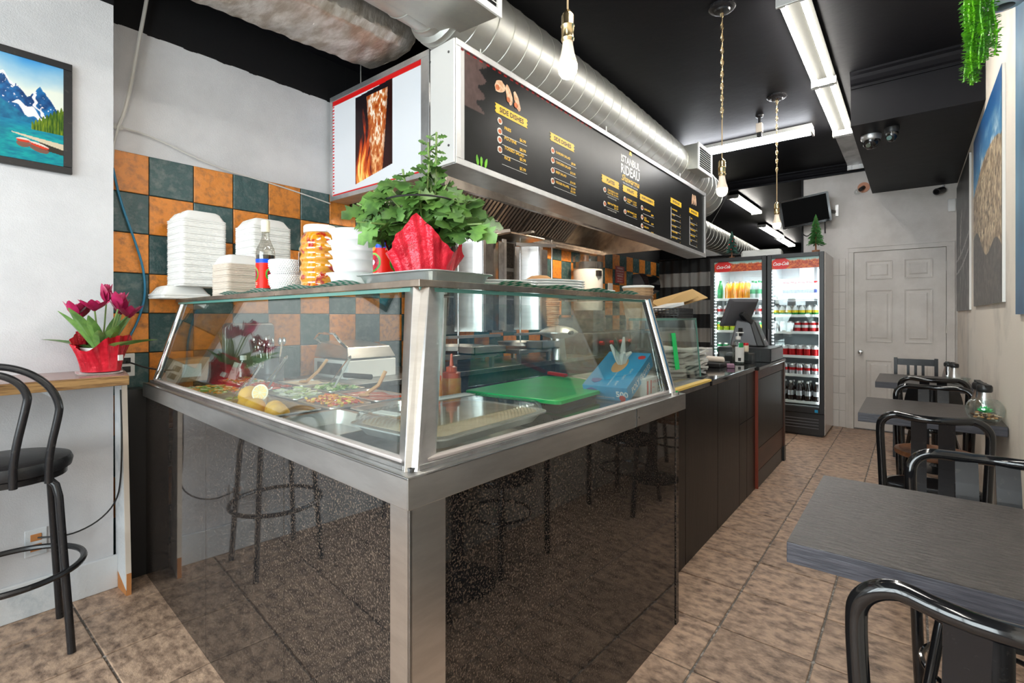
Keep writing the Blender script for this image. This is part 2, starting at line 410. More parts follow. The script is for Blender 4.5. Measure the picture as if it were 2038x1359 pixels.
kn = MB(); Mx = Matrix.Rotation(PI/2,3,'X'); kn.lathe([(.026,0),(.026,.006),(.011,.012),(.011,.03),(.024,.036),(.028,.048),(.022,.06),(.004,.064)], (-.458,BW-.005,.886), 20, Mx); part('door_knob', kn, M['chrome'], dr)
for z in (.3, 1.12, 1.78): part('hinge', MB().box(.274,.288,BW-.014,BW-.004,z,z+.09).cyl((.281,BW-.016,z-.003),(.281,BW-.016,z+.093),.006,10), M['wall_back'], dr)
fr = MB()
for (a,b,c,d) in ((-.585,-.523,0,2.029), (.284,.345,0,2.029)):
    fr.box(a,b,BW-.018,BW+.02,c,d)
fr.box(-.585,.345,BW-.018,BW+.02,2.03,2.088); fr.box(-.589,-.575,BW-.026,BW-.019,0,2.077); fr.box(.335,.349,BW-.026,BW-.019,0,2.077); fr.box(-.589,.349,BW-.027,BW-.019,2.078,2.094)
fr.box(-.575,.335,BW+.045,BW+.075,0,2.07)  # unseen sheet added behind the door to block light leaking round it
struct('door_frame', fr, M['wall_back'])
# ceiling, beams, mouldings, boxed soffit
struct('ceiling', MB().box(-3.3, .5, FW, 14.3, CZ, CZ+.1), M['black_paint'])
struct('soffit', MB().box(-.35, RW, 4.40, BW, 2.685, CZ), M['black_paint'])
def moulding(name, x0, x1, y, s=-1):
    pr = [(0,0),(-.012,0),(-.012,.02),(-.03,.03),(-.05,.055),(-.06,.075),(-.085,.085),(-.085,.10),(0,.10)]
    mb = MB(); pts = [(x0, y+s*-a, CZ-.10+b) for a,b in pr]; mb.prism(pts, (x1-x0,0,0)); struct(name, mb, M['black_paint'])
moulding('trim_3', -.35, RW, 4.40); moulding('trim_4', -3.1, -.35, BW-.02)
struct('beam_back', MB().box(-1.05, -.35, BW-.06, BW, 2.985, CZ), M['black_paint'])
# front wall behind the camera with the shop window
fwm = MB(); fwm.box(-3.3,-2.85,FW-.12,FW,0,CZ); fwm.box(.12,.5,FW-.12,FW,0,CZ); fwm.box(-2.85,.12,FW-.12,FW,0,.5); fwm.box(-2.85,.12,FW-.12,FW,2.78,CZ)
struct('wall_front', fwm, M['wall_grey'])
wf = MB()
for x in (-2.85,-1.9,-.95,.06): wf.box(x,x+.06,FW-.08,FW-.02,.5,2.78)
wf.box(-2.85,.12,FW-.08,FW-.02,.5,.56); wf.box(-2.85,.12,FW-.08,FW-.02,2.72,2.78)
w1 = struct('window_1', wf, M['black_plastic'])
part('pane', MB().box(-2.79,.06,FW-.055,FW-.045,.56,2.72), GLT, w1)
# striped curtain closing off the kitchen, over a rod
cu = thing('striped_curtain', 'black and white horizontally striped curtain hanging beside the coolers', 'curtain', (-2.4, 7.5, 0))
zz = [0,.49,.70,.908,1.116,1.323,1.53,1.737,1.944,2.14]
bk_, wh_ = MB(), MB()
def cur(a,b,z0,z1): return (-3.08+a*1.5, 7.5+.018*math.sin(a*70)+.01*math.sin(a*23), z0+(z1-z0)*b)
mb = MB()
for i in range(len(zz)-1):
    mb.c = 1 if i in (1,3,5,7) else 0
    mb.grid(lambda a,b,z0=zz[i],z1=zz[i+1]: cur(a,b,z0+.005,z1+.005), 110, 1)
DM('curtain_black', (.02,.02,.021), .8); DM('curtain_white', (.34,.33,.31), .8)
part('curtain', mb, [M['curtain_black'], M['curtain_white']], cu)
part('rod', MB().cyl((-3.1,7.5,2.165),(-1.55,7.5,2.165),.012), M['black_metal'], cu)
struct('wall_kitchen', MB().box(LW,-2.75,7.64,7.70,2.17,CZ).box(LW,-1.9,7.64,7.7,0,2.17), M['black_wall'])
# ================================================================ DELI CASE (L-shaped corner counter)
A = Vector((-.787,.645,0)); B = Vector((-2.95,.766,0)); C = Vector((-.748,2.095,0))
eL = (B-A).normalized(); eF = (C-A).normalized()                # along the left face, along the right face
def P(a, b, z): return A+eL*a+eF*b+Vector((0,0,z))             # a metres left, b metres back from the corner
LL, LF = (B-A).length, (C-A).length
dc = thing('deli_counter', 'speckled black granite corner counter with stainless rim and slanted glass food case', 'counter', tuple(A))
def slabP(mb, a0,a1,b0,b1,z0,z1): return mb.hexa([P(a0,b0,z0),P(a1,b0,z0),P(a1,b1,z0),P(a0,b1,z0),P(a0,b0,z1),P(a1,b0,z1),P(a1,b1,z1),P(a0,b1,z1)])
for (a0,a1) in ((.055,.62),(.622,1.30),(1.302,LL+.15)):
    part('granite_panel', slabP(MB(), a0,a1,.022,.05,0,.902), M['granite'], dc, bevel=.001)
for (b0,b1) in ((.06,1.40),):
    part('granite_panel', slabP(MB(), .022,.05,b0,b1,0,.902), M['granite'], dc, bevel=.001)
part('side_filler', MB().box(-3.095,-2.99,.695,.79,0,.93), M['black_plastic'], dc, 'plain black filler strip against the wall')
part('corner_post', slabP(slabP(MB(), .016,.085,.016,.024,0,.90), .016,.024,.016,.115,0,.90), M['steel'], dc, 'brushed stainless corner strip', bevel=.001)
part('end_edge', slabP(MB(), .018,.05,1.402,1.43,0,.90), M['granite'], dc, bevel=.002)
part('back_panel', slabP(slabP(MB(), .05,LL-.03,.80,.82,0,.90), .70,.72,.82,1.41,0,.90), M['steel_dull'], dc)
# stainless rim : outer apron and top ledge
rim = MB()
slabP(rim, 0, LL, 0, .004, .899, .965); slabP(rim, 0, .004, 0, LF+.01, .899, .965)
slabP(rim, 0, LL, .0, .045, .959, .965); slabP(rim, 0, .045, .045, LF+.01, .959, .965); slabP(rim, 0,.05,LF+.006,LF+.010,.899,.965)
part('steel_rim', rim, M['steel'], dc, 'scuffed brushed stainless rim', bevel=.0015)
jt = MB(); slabP(jt, -.0015,.001,1.0,1.006,.90,.963); jt.cyl(P(-.002,1.02,.93),P(.0,1.02,.93),.004,8); part('joint', jt, M['seam_dark'], dc)
rl = MB()
slabP(rl, .03,LL-.02,.028,.040,.965,.972); slabP(rl, .028,.040,.03,LF-.03,.965,.972)
part('dirty_sealant', rl, M['seam_dark'], dc)
rl = MB()
slabP(rl, .06,LL-.02,.040,.062,.965,.980); slabP(rl, .040,.062,.06,LF-.05,.965,.980)
part('glass_channel', rl, M['channel'], dc, bevel=.002)
rl = MB(); slabP(rl, .05,LL-.02,.024,.030,.965,.975); slabP(rl, .024,.030,.05,LF-.05,.965,.975); part('channel_lip', rl, M['steel_dull'], dc, bevel=.001)
# deck inside the case
dk = MB(); slabP(dk, .04,LL-.02,.05,.80,.86,.905); slabP(dk, .04,.72,.80,LF-.02,.86,.905); part('deck', dk, M['steel_dull'], dc)
dk = MB(); slabP(dk, .06,.70,.72,LF-.03,.905,.962); part('granite_deck', dk, M['granite_top'], dc)
# posts, glass
TZ = 1.362
def Q(a,b,z): return tuple(P(a,b,z))
def tube_post(p,q,r): 
    mb = MB(); mb.cyl(p,q,r,18); mb.cyl(p, Vector(p)+Vector((0,0,.012)), r*1.6, 18); return mb
part('corner_mullion', loft(MB(), [[Q(.02,.04,.962),Q(.033,.033,.962),Q(.04,.02,.962),Q(.10,.05,.962),Q(.085,.085,.962),Q(.05,.115,.962)][::-1],
    [Q(.135,.165,TZ),Q(.147,.15,TZ),Q(.16,.135,TZ),Q(.24,.17,TZ),Q(.22,.22,TZ),Q(.17,.245,TZ)][::-1]], smooth=False), M['steel'], dc, 'broad leaning stainless mullion', bevel=.001)
part('frame_post', tube_post(P(LL-.055+.05,.055,.965), P(LL-.05,.165,TZ), .017), M['chrome'], dc, 'round chrome post')
part('frame_post', tube_post(P(.035,LF-.055,.965), P(.150,LF-.055,TZ), .019), M['chrome'], dc, 'round chrome post')
for s_ in (.026,.036):
    part('gasket', MB().bar(P(.035+.006,LF-.055-s_,.985), P(.145+.006,LF-.055-s_,TZ), .006,.006), M['black_plastic'], dc)
    part('gasket', MB().bar(P(LL-.005-s_,.060,.985), P(LL-.05-s_,.165,TZ), .006,.006), M['black_plastic'], dc)
part('front_pane', MB().slab([P(.11,.052,.972),P(LL-.035,.052,.972),P(LL-.08,.155,TZ-.004),P(.25,.155,TZ-.004)], eF*.006), GL, dc)
part('side_pane', MB().slab([P(.052,.11,.972),P(.052,LF-.09,.972),P(.150,LF-.09,TZ-.004),P(.150,.25,TZ-.004)], eL*.006), GL, dc)
part('end_pane', MB().slab([P(.07,LF-.05,.972),P(.62,LF-.05,.972),P(.62,LF-.05,TZ-.004),P(.16,LF-.05,TZ-.004)], eF*.005), GL, dc)
part('sliding_pane', MB().slab([P(.66,.80,1.0),P(.66,LF-.08,1.0),P(.60,LF-.08,TZ-.02),P(.60,.80,TZ-.02)], eL*.005), GLT, dc)
tp = MB(); slabP(tp, .145,LL-.02,.145,.62,TZ+.006,TZ+.0183); slabP(tp, .145,.60,.62,LF-.03,TZ+.006,TZ+.0183); part('top_pane', tp, GL, dc)
ed = MB(); slabP(ed, .14,LL-.02,.135,.146,TZ+.001,TZ+.018); slabP(ed, .135,.146,.135,LF-.03,TZ+.001,TZ+.018); slabP(ed,.135,.60,LF-.034,LF-.028,TZ+.001,TZ+.018)
slabP(ed, .14,LL-.02,.146,.60,TZ+.0065,TZ+.0075)if False else None
part('top_frame', ed, M['steel_warm'], dc, bevel=.001)
ed = MB(); slabP(ed, .146,LL-.02,.1455,.150,TZ-.010,TZ); slabP(ed, .1455,.150,.15,LF-.03,TZ-.010,TZ); part('glass_edge', ed, GLE, dc)
part('shelf_strut', MB().bar(P(.62,.62,.93),P(.60,.62,TZ),.012,.012), M['steel'], dc)
TT = TZ+.0185    # resting height on the case top

# ---------------- counters further along the aisle
c2 = thing('service_counter', 'tall black laminate counter with polished granite top beyond the deli case', 'counter', (-.95,2.6,0))
for (y0,y1,z0,z1) in ((2.11,2.57,0,.885),(2.575,3.12,0,.885),(3.125,3.60,0,.885),(3.605,3.80,0,.55),(3.605,3.80,.555,.885),(3.805,4.04,0,.55),(3.805,4.04,.555,.885)):
    part('panel', MB().box(-.935,-.915,y0,y1,z0,z1), M['black_lam'], c2, bevel=.0015)
part('body', MB().box(-1.62,-.936,2.12,4.04,0,.885), M['black_plastic'], c2)
part('worktop', MB().box(-1.66,-.905,2.98,4.04,.886,.918), M['granite_top'], c2, bevel=.006)
part('worktop', MB().box(-1.66,-.915,2.115,2.978,.886,.922), M['steel_dull'], c2, bevel=.003)
part('edge_strip', MB().box(-.945,-.908,2.12,2.98,.915,.926), M['lemon_flesh'], c2, 'worn yellowed edge strip')
c3 = thing('cashier_counter', 'brown and black panelled till counter at the far end of the counter run', 'counter', (-.9,4.5,0))
part('side', MB().box(-1.62,-.897,4.045,4.062,0,.885), M['red_edge'], c3)
part('front_board', MB().box(-1.60,-.912,4.063,5.04,.0,.885), M['brown_lam'], c3)
part('dark_panel', MB().box(-.913,-.900,4.075,5.00,.30,.815), M['black_lam'], c3, bevel=.002)
part('top_rail', MB().box(-.912,-.898,4.063,5.04,.82,.886), M['brown_lam'], c3)
part('lower_rail', MB().box(-.912,-.902,4.063,5.04,.13,.295), M['brown_lam'], c3)
part('corner_leg', MB().box(-.96,-.892,5.0,5.045,0,.886), M['brown_lam'], c3)
part('leg_shoe', MB().box(-.965,-.888,4.985,5.05,0,.13), M['black_plastic'], c3)
part('toe_kick', MB().box(-.93,-.903,4.075,4.98,0,.125), M['black_plastic'], c3)
part('worktop', MB().box(-1.62,-.888,4.045,5.05,.887,.912), M['granite_top'], c3, bevel=.006)

# second small glass case on the service counter
g2 = thing('glass_display_case', 'small all-glass display case on the service counter with a green sticker', 'display case', (-1.2,2.5,.924))
zb = .924
part('front_pane', MB().slab([(-1.0,2.16,zb),(-1.0,3.07,zb),(-1.03,3.065,1.272),(-1.03,2.16,1.272)], (-.006,0,0)), GL, g2)
part('side_pane', MB().slab([(-1.005,3.065,zb),(-1.45,3.065,zb),(-1.45,3.065,1.272),(-1.036,3.065,1.272)], (0,.006,0)), GL, g2)
part('side_pane', MB().slab([(-1.005,2.16,zb),(-1.45,2.16,zb),(-1.45,2.16,1.272),(-1.036,2.16,1.272)], (0,.006,0)), GL, g2)
part('top_pane', MB().box(-1.46,-1.028,2.155,3.072,1.272,1.280), GL, g2)
part('edge', MB().box(-1.032,-1.026,2.155,3.072,1.270,1.282).box(-1.46,-1.028,3.068,3.074,1.270,1.282).bar((-1.0,3.069,zb+.002),(-1.03,3.069,1.272),.005,.008), GLE, g2)
part('sticker', MB().slab([(-1.005,2.66,1.00),(-1.005,2.72,1.00),(-1.0245,2.705,1.20),(-1.0245,2.65,1.20)], (.0025,0,0)).xf(Matrix.Translation((.0035,0,0))), M['neon_green'], g2, 'neon green paper strip')
part('divider', MB().slab([(-1.02,2.56,zb),(-1.42,2.56,zb),(-1.42,2.56,1.20),(-1.04,2.56,1.20)], (0,.004,0)), GLT, g2)

# ================================================================ SIGN BOXES
SB = .88      # sheet units to metres
O0 = Vector((-1.669,1.646,2.008)); U1 = Vector((-1.487,4.686,1.836)); BL = 3.461; BH = .668
bu = (U1-O0)/BL; bv = Vector((0,0,SB)); bn = Vector((bu.y,-bu.x,0)).normalized()
def BP(u,v,n=0): return O0+bu*u+bv*v+bn*n
MB.TS = SB
mbd = thing('menu_board', 'long black lightbox menu board with yellow headings and price lists above the counter', 'menu board', tuple(O0))
def bslab(mb,u0,u1,v0,v1,n0,n1): return mb.hexa([BP(u0,v0,n0),BP(u1,v0,n0),BP(u1,v0,n1),BP(u0,v0,n1),BP(u0,v1,n0),BP(u1,v1,n0),BP(u1,v1,n1),BP(u0,v1,n1)])
part('housing', bslab(MB(), 0,BL,0,BH,-.17,-.006), M['alu'], mbd, bevel=.003)
fr = MB(); bslab(fr,0,BL,0,.035,-.006,.010); bslab(fr,0,BL,BH-.035,BH,-.006,.010); bslab(fr,0,.035,.035,BH-.035,-.006,.010); bslab(fr,BL-.03,BL,.035,BH-.035,-.006,.010)
part('frame', fr, M['alu'], mbd, bevel=.002)
part('end_cap', bslab(MB(), -.012,0,.004,BH-.004,-.17,.006), M['alu_white'], mbd, bevel=.003)
for u_ in (.3,1.7,3.1): part('hanger_rod', MB().cyl(BP(u_,BH-.01,-.10), BP(u_,BH-.01,-.10)+Vector((0,0,.13)), .004, 8), M['galv'], mbd)
hdw = MB()
for u,v in ((-.013,.60),(-.013,.1)):
    for n_ in (-.17,-.03): hdw.cyl(BP(-.010,v,n_),BP(-.016,v,n_),.006,8)
part('screw', hdw, M['seam_dark'], mbd)
def board_img(u, v):
    c = np.ones(u.shape+(3,))*np.array([.075,.075,.078]); n = vnoise(u*5,v,9,3); c = c+(n[...,None]-.5)*.04
    U_ = u*3.39; V_ = v*.598
    e = .165+.035*vnoise(u*20,v*3,12,5)+.03*np.sin(v*40)
    t = (U_ < e-.06*(1-v)) & (V_ > .30)
    c = np.where(t[...,None], mix3([.27,.21,.20],[.36,.29,.28], vnoise(u*8,v,20,6)), c)
    c = np.where((U_ < .035)[...,None], np.array([.80,.80,.80]), c)
    c = np.where(((np.abs(U_-1.27) < .003)|(np.abs(U_-2.46) < .003))[...,None], np.array([.02,.02,.02]), c)
    c = np.where((V_ > .588)[...,None] & (((U_*40).astype(int) % 2) == 0)[...,None] & (U_ < 1.3)[...,None], np.array([.6,.1,.1]), c)
    return c
printed('poster_face', BP(.035,.035,.0), bu*3.395, bv*.598, 560, 100, board_img, mbd, 'vcol_gloss')
yb = MB(); tb = MB(); ty = MB(); tw = MB(); ln = MB()
def banner(u, v, w_, h, s, ts):
    poly = []; k = 5
    for i in range(k+1): poly.append(BP(u-(.010 if i%2 else 0), v+h*i/k, .001))
    for i in range(k+1): poly.append(BP(u+w_+(.010 if i%2 else 0), v+h-h*i/k, .001))
    part('heading_banner', MB().prism(poly, bn*.001), M['txt_yellow'], mbd); tb.text(s, ts, BP(u+w_/2, v+h/2-ts*.34, .0025), bu, bv, 'CENTER', bold=.001)
def item(u, v, w_, name, price, s=.034, line=True):
    s *= .80 if '\n' in price else .86; v -= .004
    ty.text(name, s, BP(u,v,.001), bu, bv, bold=.0006); ty.text(price, s, BP(u+w_, v, .001) if '\n' in price else BP(u+w_, v-.026, .001), bu, bv, 'RIGHT', bold=.0006)
    if line: bslab(ln, u-.02, u+w_+.01, v-.038 if '\n' not in price else v-s*1.5, (v-.036) if '\n' not in price else v-s*1.5+.0018, .0003,.0015)
banner(.315,.385,.27,.055,'SIDE DISHES',.040)
for i,(a,b) in enumerate((('FRIES','$6.99'),('POUTINE','$8.99'),('TOSSED SALAD','$5.99'),('RICE','$5.99'))): item(.385,.315-.058*i,.195,a,b,.030)
banner(.832,.388,.255,.052,'SIDE DISHES',.036)
for i,(a,b) in enumerate((('GARDEN SALAD','$9.99'),('CHICKEN SALAD','$13.99'),('BEEF SALAD','$14.99'))): item(.885,.325-.066*i,.225,a,b,.026)
item(.885,.127,.225,'VEGGIE FALAFEL','$ 9.99\n$12.99',.026)
tw.text('ISTANBUL', .080, BP(1.885,.515,.001), bu, bv, 'CENTER', bold=.0015, sx=.85); tw.text('RIDEAU', .105, BP(1.885,.425,.001), bu, bv, 'CENTER', bold=.002, sx=.85)
ty.text('Shawarma', .070, BP(1.885,.368,.001), bu, bv, 'CENTER', shear=.35, bold=.001); tw.text('THE WORLD\'S BEST FLAVOUR', .018, BP(1.885,.345,.001), bu, bv, 'CENTER')
part('emblem', MB().prism([BP(1.862,.60,.001),BP(1.908,.60,.001),BP(1.90,.622,.001),BP(1.885,.638,.001),BP(1.870,.622,.001)], bn*.001), M['txt_yellow'], mbd)
banner(1.458,.278,.235,.055,'PLATES',.036)
item(1.535,.235,.155,'CHICKEN\nPLATTER','$ 14.99\n$ 19.99',.026); tw.text('WITH RICE OR FRIES', .014, BP(1.535,.178,.001), bu, bv)
item(1.535,.135,.155,'BEEF PLATTER','$ 16.99\n$ 21.99',.024); tw.text('WITH RICE OR FRIES', .014, BP(1.535,.083,.001), bu, bv)
banner(1.768,.282,.222,.052,'WRAPS',.034)
item(1.83,.232,.155,'CHICKEN\nWRAP','$ 10.99\n$ 12.99',.024); item(1.83,.135,.155,'BEEF WRAP','$ 11.99\n$ 13.99',.024)
banner(2.05,.280,.245,.050,'SOUPS & DESSERTS',.024)
for i,(a,b) in enumerate((('LENTIL SOUP','$5.99'),('RICE\nPUDDING','$4.99'),('BAKLAVA','$2.99'))): item(2.12,.215-.075*i,.17,a,b,.022)
banner(2.639,.388,.222,.048,'BEVERAGES',.030); banner(3.061,.385,.213,.048,'BEVERAGES',.028)
for i,(a,b) in enumerate((('ORANGE JUICE','3'),('WATER','2'),('ICED TEA','3'),('MILK SHAKE','5'),('BUBBLE WATER','3'),('ENERGY DRINK','4'))): item(2.66,.335-.052*i,.185,a,b,.020)
for i,(a,b) in enumerate((('COLA','2'),('GINGER ALE','2'),('ORANGE SODA','2'),('LEMON SODA','2'),('TEA','2'))): item(3.085,.335-.056*i,.16,a,b,.020)
bslab(tw,2.640,2.646,.06,.35,.0005,.0018); bslab(tw,3.064,3.069,.07,.35,.0005,.0018)
part('heading_text', tb, M['txt_black'], mbd, kind='stuff'); part('menu_text', ty, M['txt_yellow'], mbd, kind='stuff')
part('shop_name', tw, M['txt_white'], mbd, kind='stuff'); part('rule_line', ln, M['txt_white'], mbd, kind='stuff')
def blob(u, v, ru, rv, mk, k=12, n=.0015, rot=0):
    mb = MB(); pts = []
    for i in range(k):
        a = 2*PI*i/k; r = random.uniform(.88,1.08); x_ = ru*math.cos(a)*r; y_ = rv*math.sin(a)*r
        pts.append(BP(u+x_*math.cos(rot)-y_*math.sin(rot), v+x_*math.sin(rot)+y_*math.cos(rot), n))
    return mb.prism(pts, bn*.001)
DM('food_tan', (.55,.30,.16), .5, c2=(.75,.50,.34), scale=40); DM('food_red', (.62,.13,.03), .5, c2=(.35,.10,.02), scale=60); DM('food_white', (.75,.72,.66), .5)
pic = MB(); pi2 = MB(); pi3 = MB()
for u,v,ru,rv,ro in ((.345,.545,.050,.034,.5),(.425,.525,.058,.026,1.9),(.495,.515,.062,.022,2.0)): 
    b_ = blob(u,v,ru,rv,'',14,.0015,ro); part('food_picture', b_, M['food_tan'], mbd); b_ = blob(u-.022*math.cos(ro)*(1 if ro<1 else -1),v-.025*math.sin(ro)*(1 if ro<1 else 1.2),.018,.016,'',10,.0028); part('food_picture', b_, M['food_red'], mbd)
for u in (3.13,3.17,3.21): b_ = blob(u,.535,.016,.055,'',12,.0015,(u-3.17)*4); part('food_picture', b_, M['food_tan'], mbd)
for u,v in ((.345,.285),(.345,.235),(.345,.178),(.345,.345),(.85,.325),(.85,.262),(.85,.196),(.85,.125),(1.492,.225),(1.492,.120),(1.795,.225),(1.795,.125),(2.08,.218),(2.08,.140),(2.08,.065)):
    b_ = blob(u,v,.021,.021,'',12,.0015); part('food_picture', b_, M['food_white'], mbd); b_ = blob(u,v,.014,.013,'',9,.003); part('food_picture', b_, M['food_red'], mbd)
lf = MB()
for u,r in ((.165,-.2),(.195,0),(.232,.25)): 
    b_ = blob(u,.065,.010,.030,'',10,.0015,-r); part('leaf_print', b_, M['leaf_bright'], mbd)

MB.TS = 1
# lightbox with the meat poster, facing the entrance
ps = thing('poster_lightbox', 'white lightbox sign with a picture of roasting meat and flames', 'sign', (-2.6,1.87,2.08))
X0, X1, Z0, Z1 = -3.095, -2.09, 2.075, 2.78
part('housing', MB().box(X0,X1,1.876,2.0,Z0,Z1), M['alu'], ps, bevel=.003)
fr = MB(); fr.box(X0,X1,1.862,1.876,Z0,Z0+.03).box(X0,X1,1.862,1.876,Z1-.035,Z1).box(X0,X0+.03,1.862,1.876,Z0+.03,Z1-.035).box(X1-.07,X1,1.862,1.876,Z0+.03,Z1-.035)
part('frame', fr, M['alu'], ps, bevel=.002)
def poster_img(u, v):
    # u 0..1 over .905 m, v 0..1 over .64 m
    X = u; c = np.ones(u.shape+(3,))*np.array([.86,.87,.89]); 
    c = np.where(((v > .955)|(v < .02))[...,None], np.array([.80,.10,.10]), c)
    rb = ((((v*60).astype(int)) % 2) == 0) & (X < .018); c = np.where(rb[...,None], np.array([.8,.1,.15]), c)
    x = (X-.29)/.42; inside = (x > 0) & (x < 1) & (v < .93+.03*x) & (v > .06+.10*x)
    y = np.clip((v-.06)/.87, 0, 1)
    bg = mix3([.20,.07,.06],[.10,.08,.10], y); bg = mix3(bg, [.16,.06,.05], (x > .9)*1.)
    fn = vnoise(x*2,y*.8,6,11); st = vnoise(x*3.5+.15*np.sin(y*9),y*.7,6,12); fl_ = np.clip(1.15-y*1.35-np.abs(x-.24+.05*np.sin(y*11))*2.0+(fn-.5)*.9+(st-.5)*1.6-.25, 0, 1)
    bg = mix3(bg, [.62,.16,.06], np.clip(fl_*3,0,1)); bg = mix3(bg, [.92,.45,.12], np.clip(fl_*2.2-.5,0,1)); bg = mix3(bg, [1,.86,.50], np.clip(fl_*2.5-1.3,0,1))
    cx_ = .60; hw = .12+.17*y**.8; d = np.abs(x-cx_)/hw
    mn = vnoise(x*5,y*4,5,21); me = mix3([.62,.24,.07],[.95,.70,.42], mn*1.8-.4); me = mix3(me, [.97,.93,.88], np.clip((mn-.50)*7,0,1)*np.clip(y*2.0-.1,0,1))
    me = mix3(me, [.45,.15,.04], np.clip(d*1.5-1,0,1))
    img = np.where(((d < 1) & (y > .06) & (y < .96))[...,None], me, bg)
    return np.where(inside[...,None], img, c)
printed('poster_face', (X0+.03,1.868,Z0+.03), (X1-X0-.10,0,0), (0,0,Z1-Z0-.065), 240, 200, poster_img, ps, 'vcol_gloss')

# ================================================================ DUCTS
DR = .20
d1 = thing('spiral_duct', 'large round spiral galvanised duct running above the menu board', 'duct', (-1.85,3.4,2.6))
def dz_(y): return 2.855-.075*max(0,(y-3.0)/1.9)**1.3-.05*max(0,y-4.9)
pts = [(-1.85,y,dz_(y)) for y in np.linspace(1.72,5.75,38)]
zq = dz_(5.75)
el = [(-1.85-.26*(1-math.cos(PI/2*i/8)), 5.75+.26*math.sin(PI/2*i/8), zq-.07*i/8) for i in range(1,9)]
part('duct_body', MB().tube(pts+el, DR, 32), M['galv'], d1)
for yy in np.arange(1.80,5.75,.125):
    ring = [(-1.85+(DR+.001)*math.cos(t), yy+.028*math.cos(t), dz_(yy)+(DR+.001)*math.sin(t)) for t in np.linspace(0,2*PI,33)[:-1]]
    part('seam', MB().tube(ring, .0035, 5, True), M['galv'], d1)
for i in (1,3,5,7):
    c0 = Vector(el[i]); a = PI/2*(i+1)/8; t = Vector((-math.sin(a),math.cos(a),0)); b = t.cross(Vector((0,0,1)))
    part('seam', MB().tube([c0+(b*math.cos(q)+Vector((0,0,1))*math.sin(q))*(DR+.001) for q in np.linspace(0,2*PI,33)[:-1]], .0035, 5, True), M['galv'], d1)
d2 = thing('round_duct', 'smaller round galvanised duct coming in above the poster lightbox', 'duct', (-1.85,.5,2.6))
part('duct_body', MB().tube([(-1.85,yy,2.865) for yy in np.linspace(-1.9,1.70,12)], .165, 28), M['galv'], d2)
for yy in np.arange(.3,1.65,.20):
    part('seam', MB().tube([(-1.85+.166*math.cos(t), yy, 2.865+.166*math.sin(t)) for t in np.linspace(0,2*PI,29)[:-1]], .004, 5, True), M['galv'], d2)
part('collar', MB().lathe([(.167,0),(.172,.01),(.172,.04),(.198,.05),(.198,.08)], (-1.85,1.64,2.86), 28, Matrix.Rotation(-PI/2,3,'X')), M['galv'], d2)
d3 = thing('rear_duct', 'round galvanised duct continuing low behind the coolers', 'duct', (-2.1,7,2.2))
part('duct_body', MB().tube([(-2.15-.02*i, 4.9+.55*i, 2.42) for i in range(12)], .17, 24), M['galv'], d3)
for i in range(0,36): 
    yy = 5.0+.165*i; part('seam', MB().tube([(-2.15-.0364*(yy-4.9)+.171*math.cos(t), yy+.02*math.cos(t), 2.42+.171*math.sin(t)) for t in np.linspace(0,2*PI,21)[:-1]], .004, 4, True), M['galv'], d3)
fo = thing('insulated_duct', 'foil-wrapped rectangular duct, creased and silvery, over the left wall', 'duct', (-2.5,.5,2.86))
def foilbox(a, b):
    # a around (open profile), b along
    y = -1.9+3.80*b; pr = [(-2.70,3.05),(-2.71,2.90),(-2.69,2.865),(-2.56,2.85),(-2.42,2.845),(-2.30,2.855),(-2.255,2.885),(-2.235,2.95),(-2.23,3.05)]
    t = a*(len(pr)-1); i = min(int(t), len(pr)-2); f = t-i; x = pr[i][0]*(1-f)+pr[i+1][0]*f; z = pr[i][1]*(1-f)+pr[i+1][1]*f
    s_ = .004*math.sin(y*31+a*3)*math.sin(a*19+y*7)+.0018*math.sin(y*83+a*41)
    return (max(x-.40*(1-b),LW+.01)-s_*.4 if x < -2.6 else x-.34*(1-b)-s_*.4, y, min(z-s_, CZ))
mb = MB(); mb.grid(foilbox, 40, 260); mb.add([foilbox(i/16,1) for i in range(17)], [tuple(range(17))])
part('foil_wrap', mb, M['foil'], fo)
# ceiling diffusers (sheet metal boxes with louvred faces)
def diffuser(label, x0,x1,y0,y1,z0,z1):
    t = thing('duct_diffuser', label, 'diffuser', ((x0+x1)/2,(y0+y1)/2,z0))
    part('box', MB().hexa([(x0,y0,z0+.02),(x1,y0,z0),(x1,y1,z0),(x0,y1,z0+.02),(x0,y0,z1),(x1,y0,z1),(x1,y1,z1),(x0,y1,z1)]), M['galv'], t, bevel=.002)
    fr = MB(); fr.box(x1,x1+.012,y0-.008,y1+.008,z0-.008,z0+.022).box(x1,x1+.012,y0-.008,y1+.008,z1-.022,z1+.008).box(x1,x1+.012,y0-.008,y0+.022,z0+.022,z1-.022).box(x1,x1+.012,y1-.022,y1+.008,z0+.022,z1-.022)
    part('grille_frame', fr, M['white_plastic'], t, bevel=.002)
    n_ = max(4, int((z1-z0)/.022))
    for i in range(n_):
        z = z0+.025+(z1-z0-.05)*i/(n_-1); part('louvre', MB().obox((x1+.006,(y0+y1)/2,z),(.012,y1-y0-.04,.003),(0,.6,0)), M['white_plastic'], t)
    part('grille_back', MB().box(x1-.004,x1+.001,y0+.02,y1-.02,z0+.02,z1-.02), M['dark_hole'], t)
    return t
diffuser('large galvanised diffuser box hanging off the duct above the menu board corner', -1.83,-1.485,1.15,1.75,2.675,2.98)
diffuser('small square diffuser box on the side of the spiral duct', -1.85,-1.575,4.75,5.15,2.69,2.93)
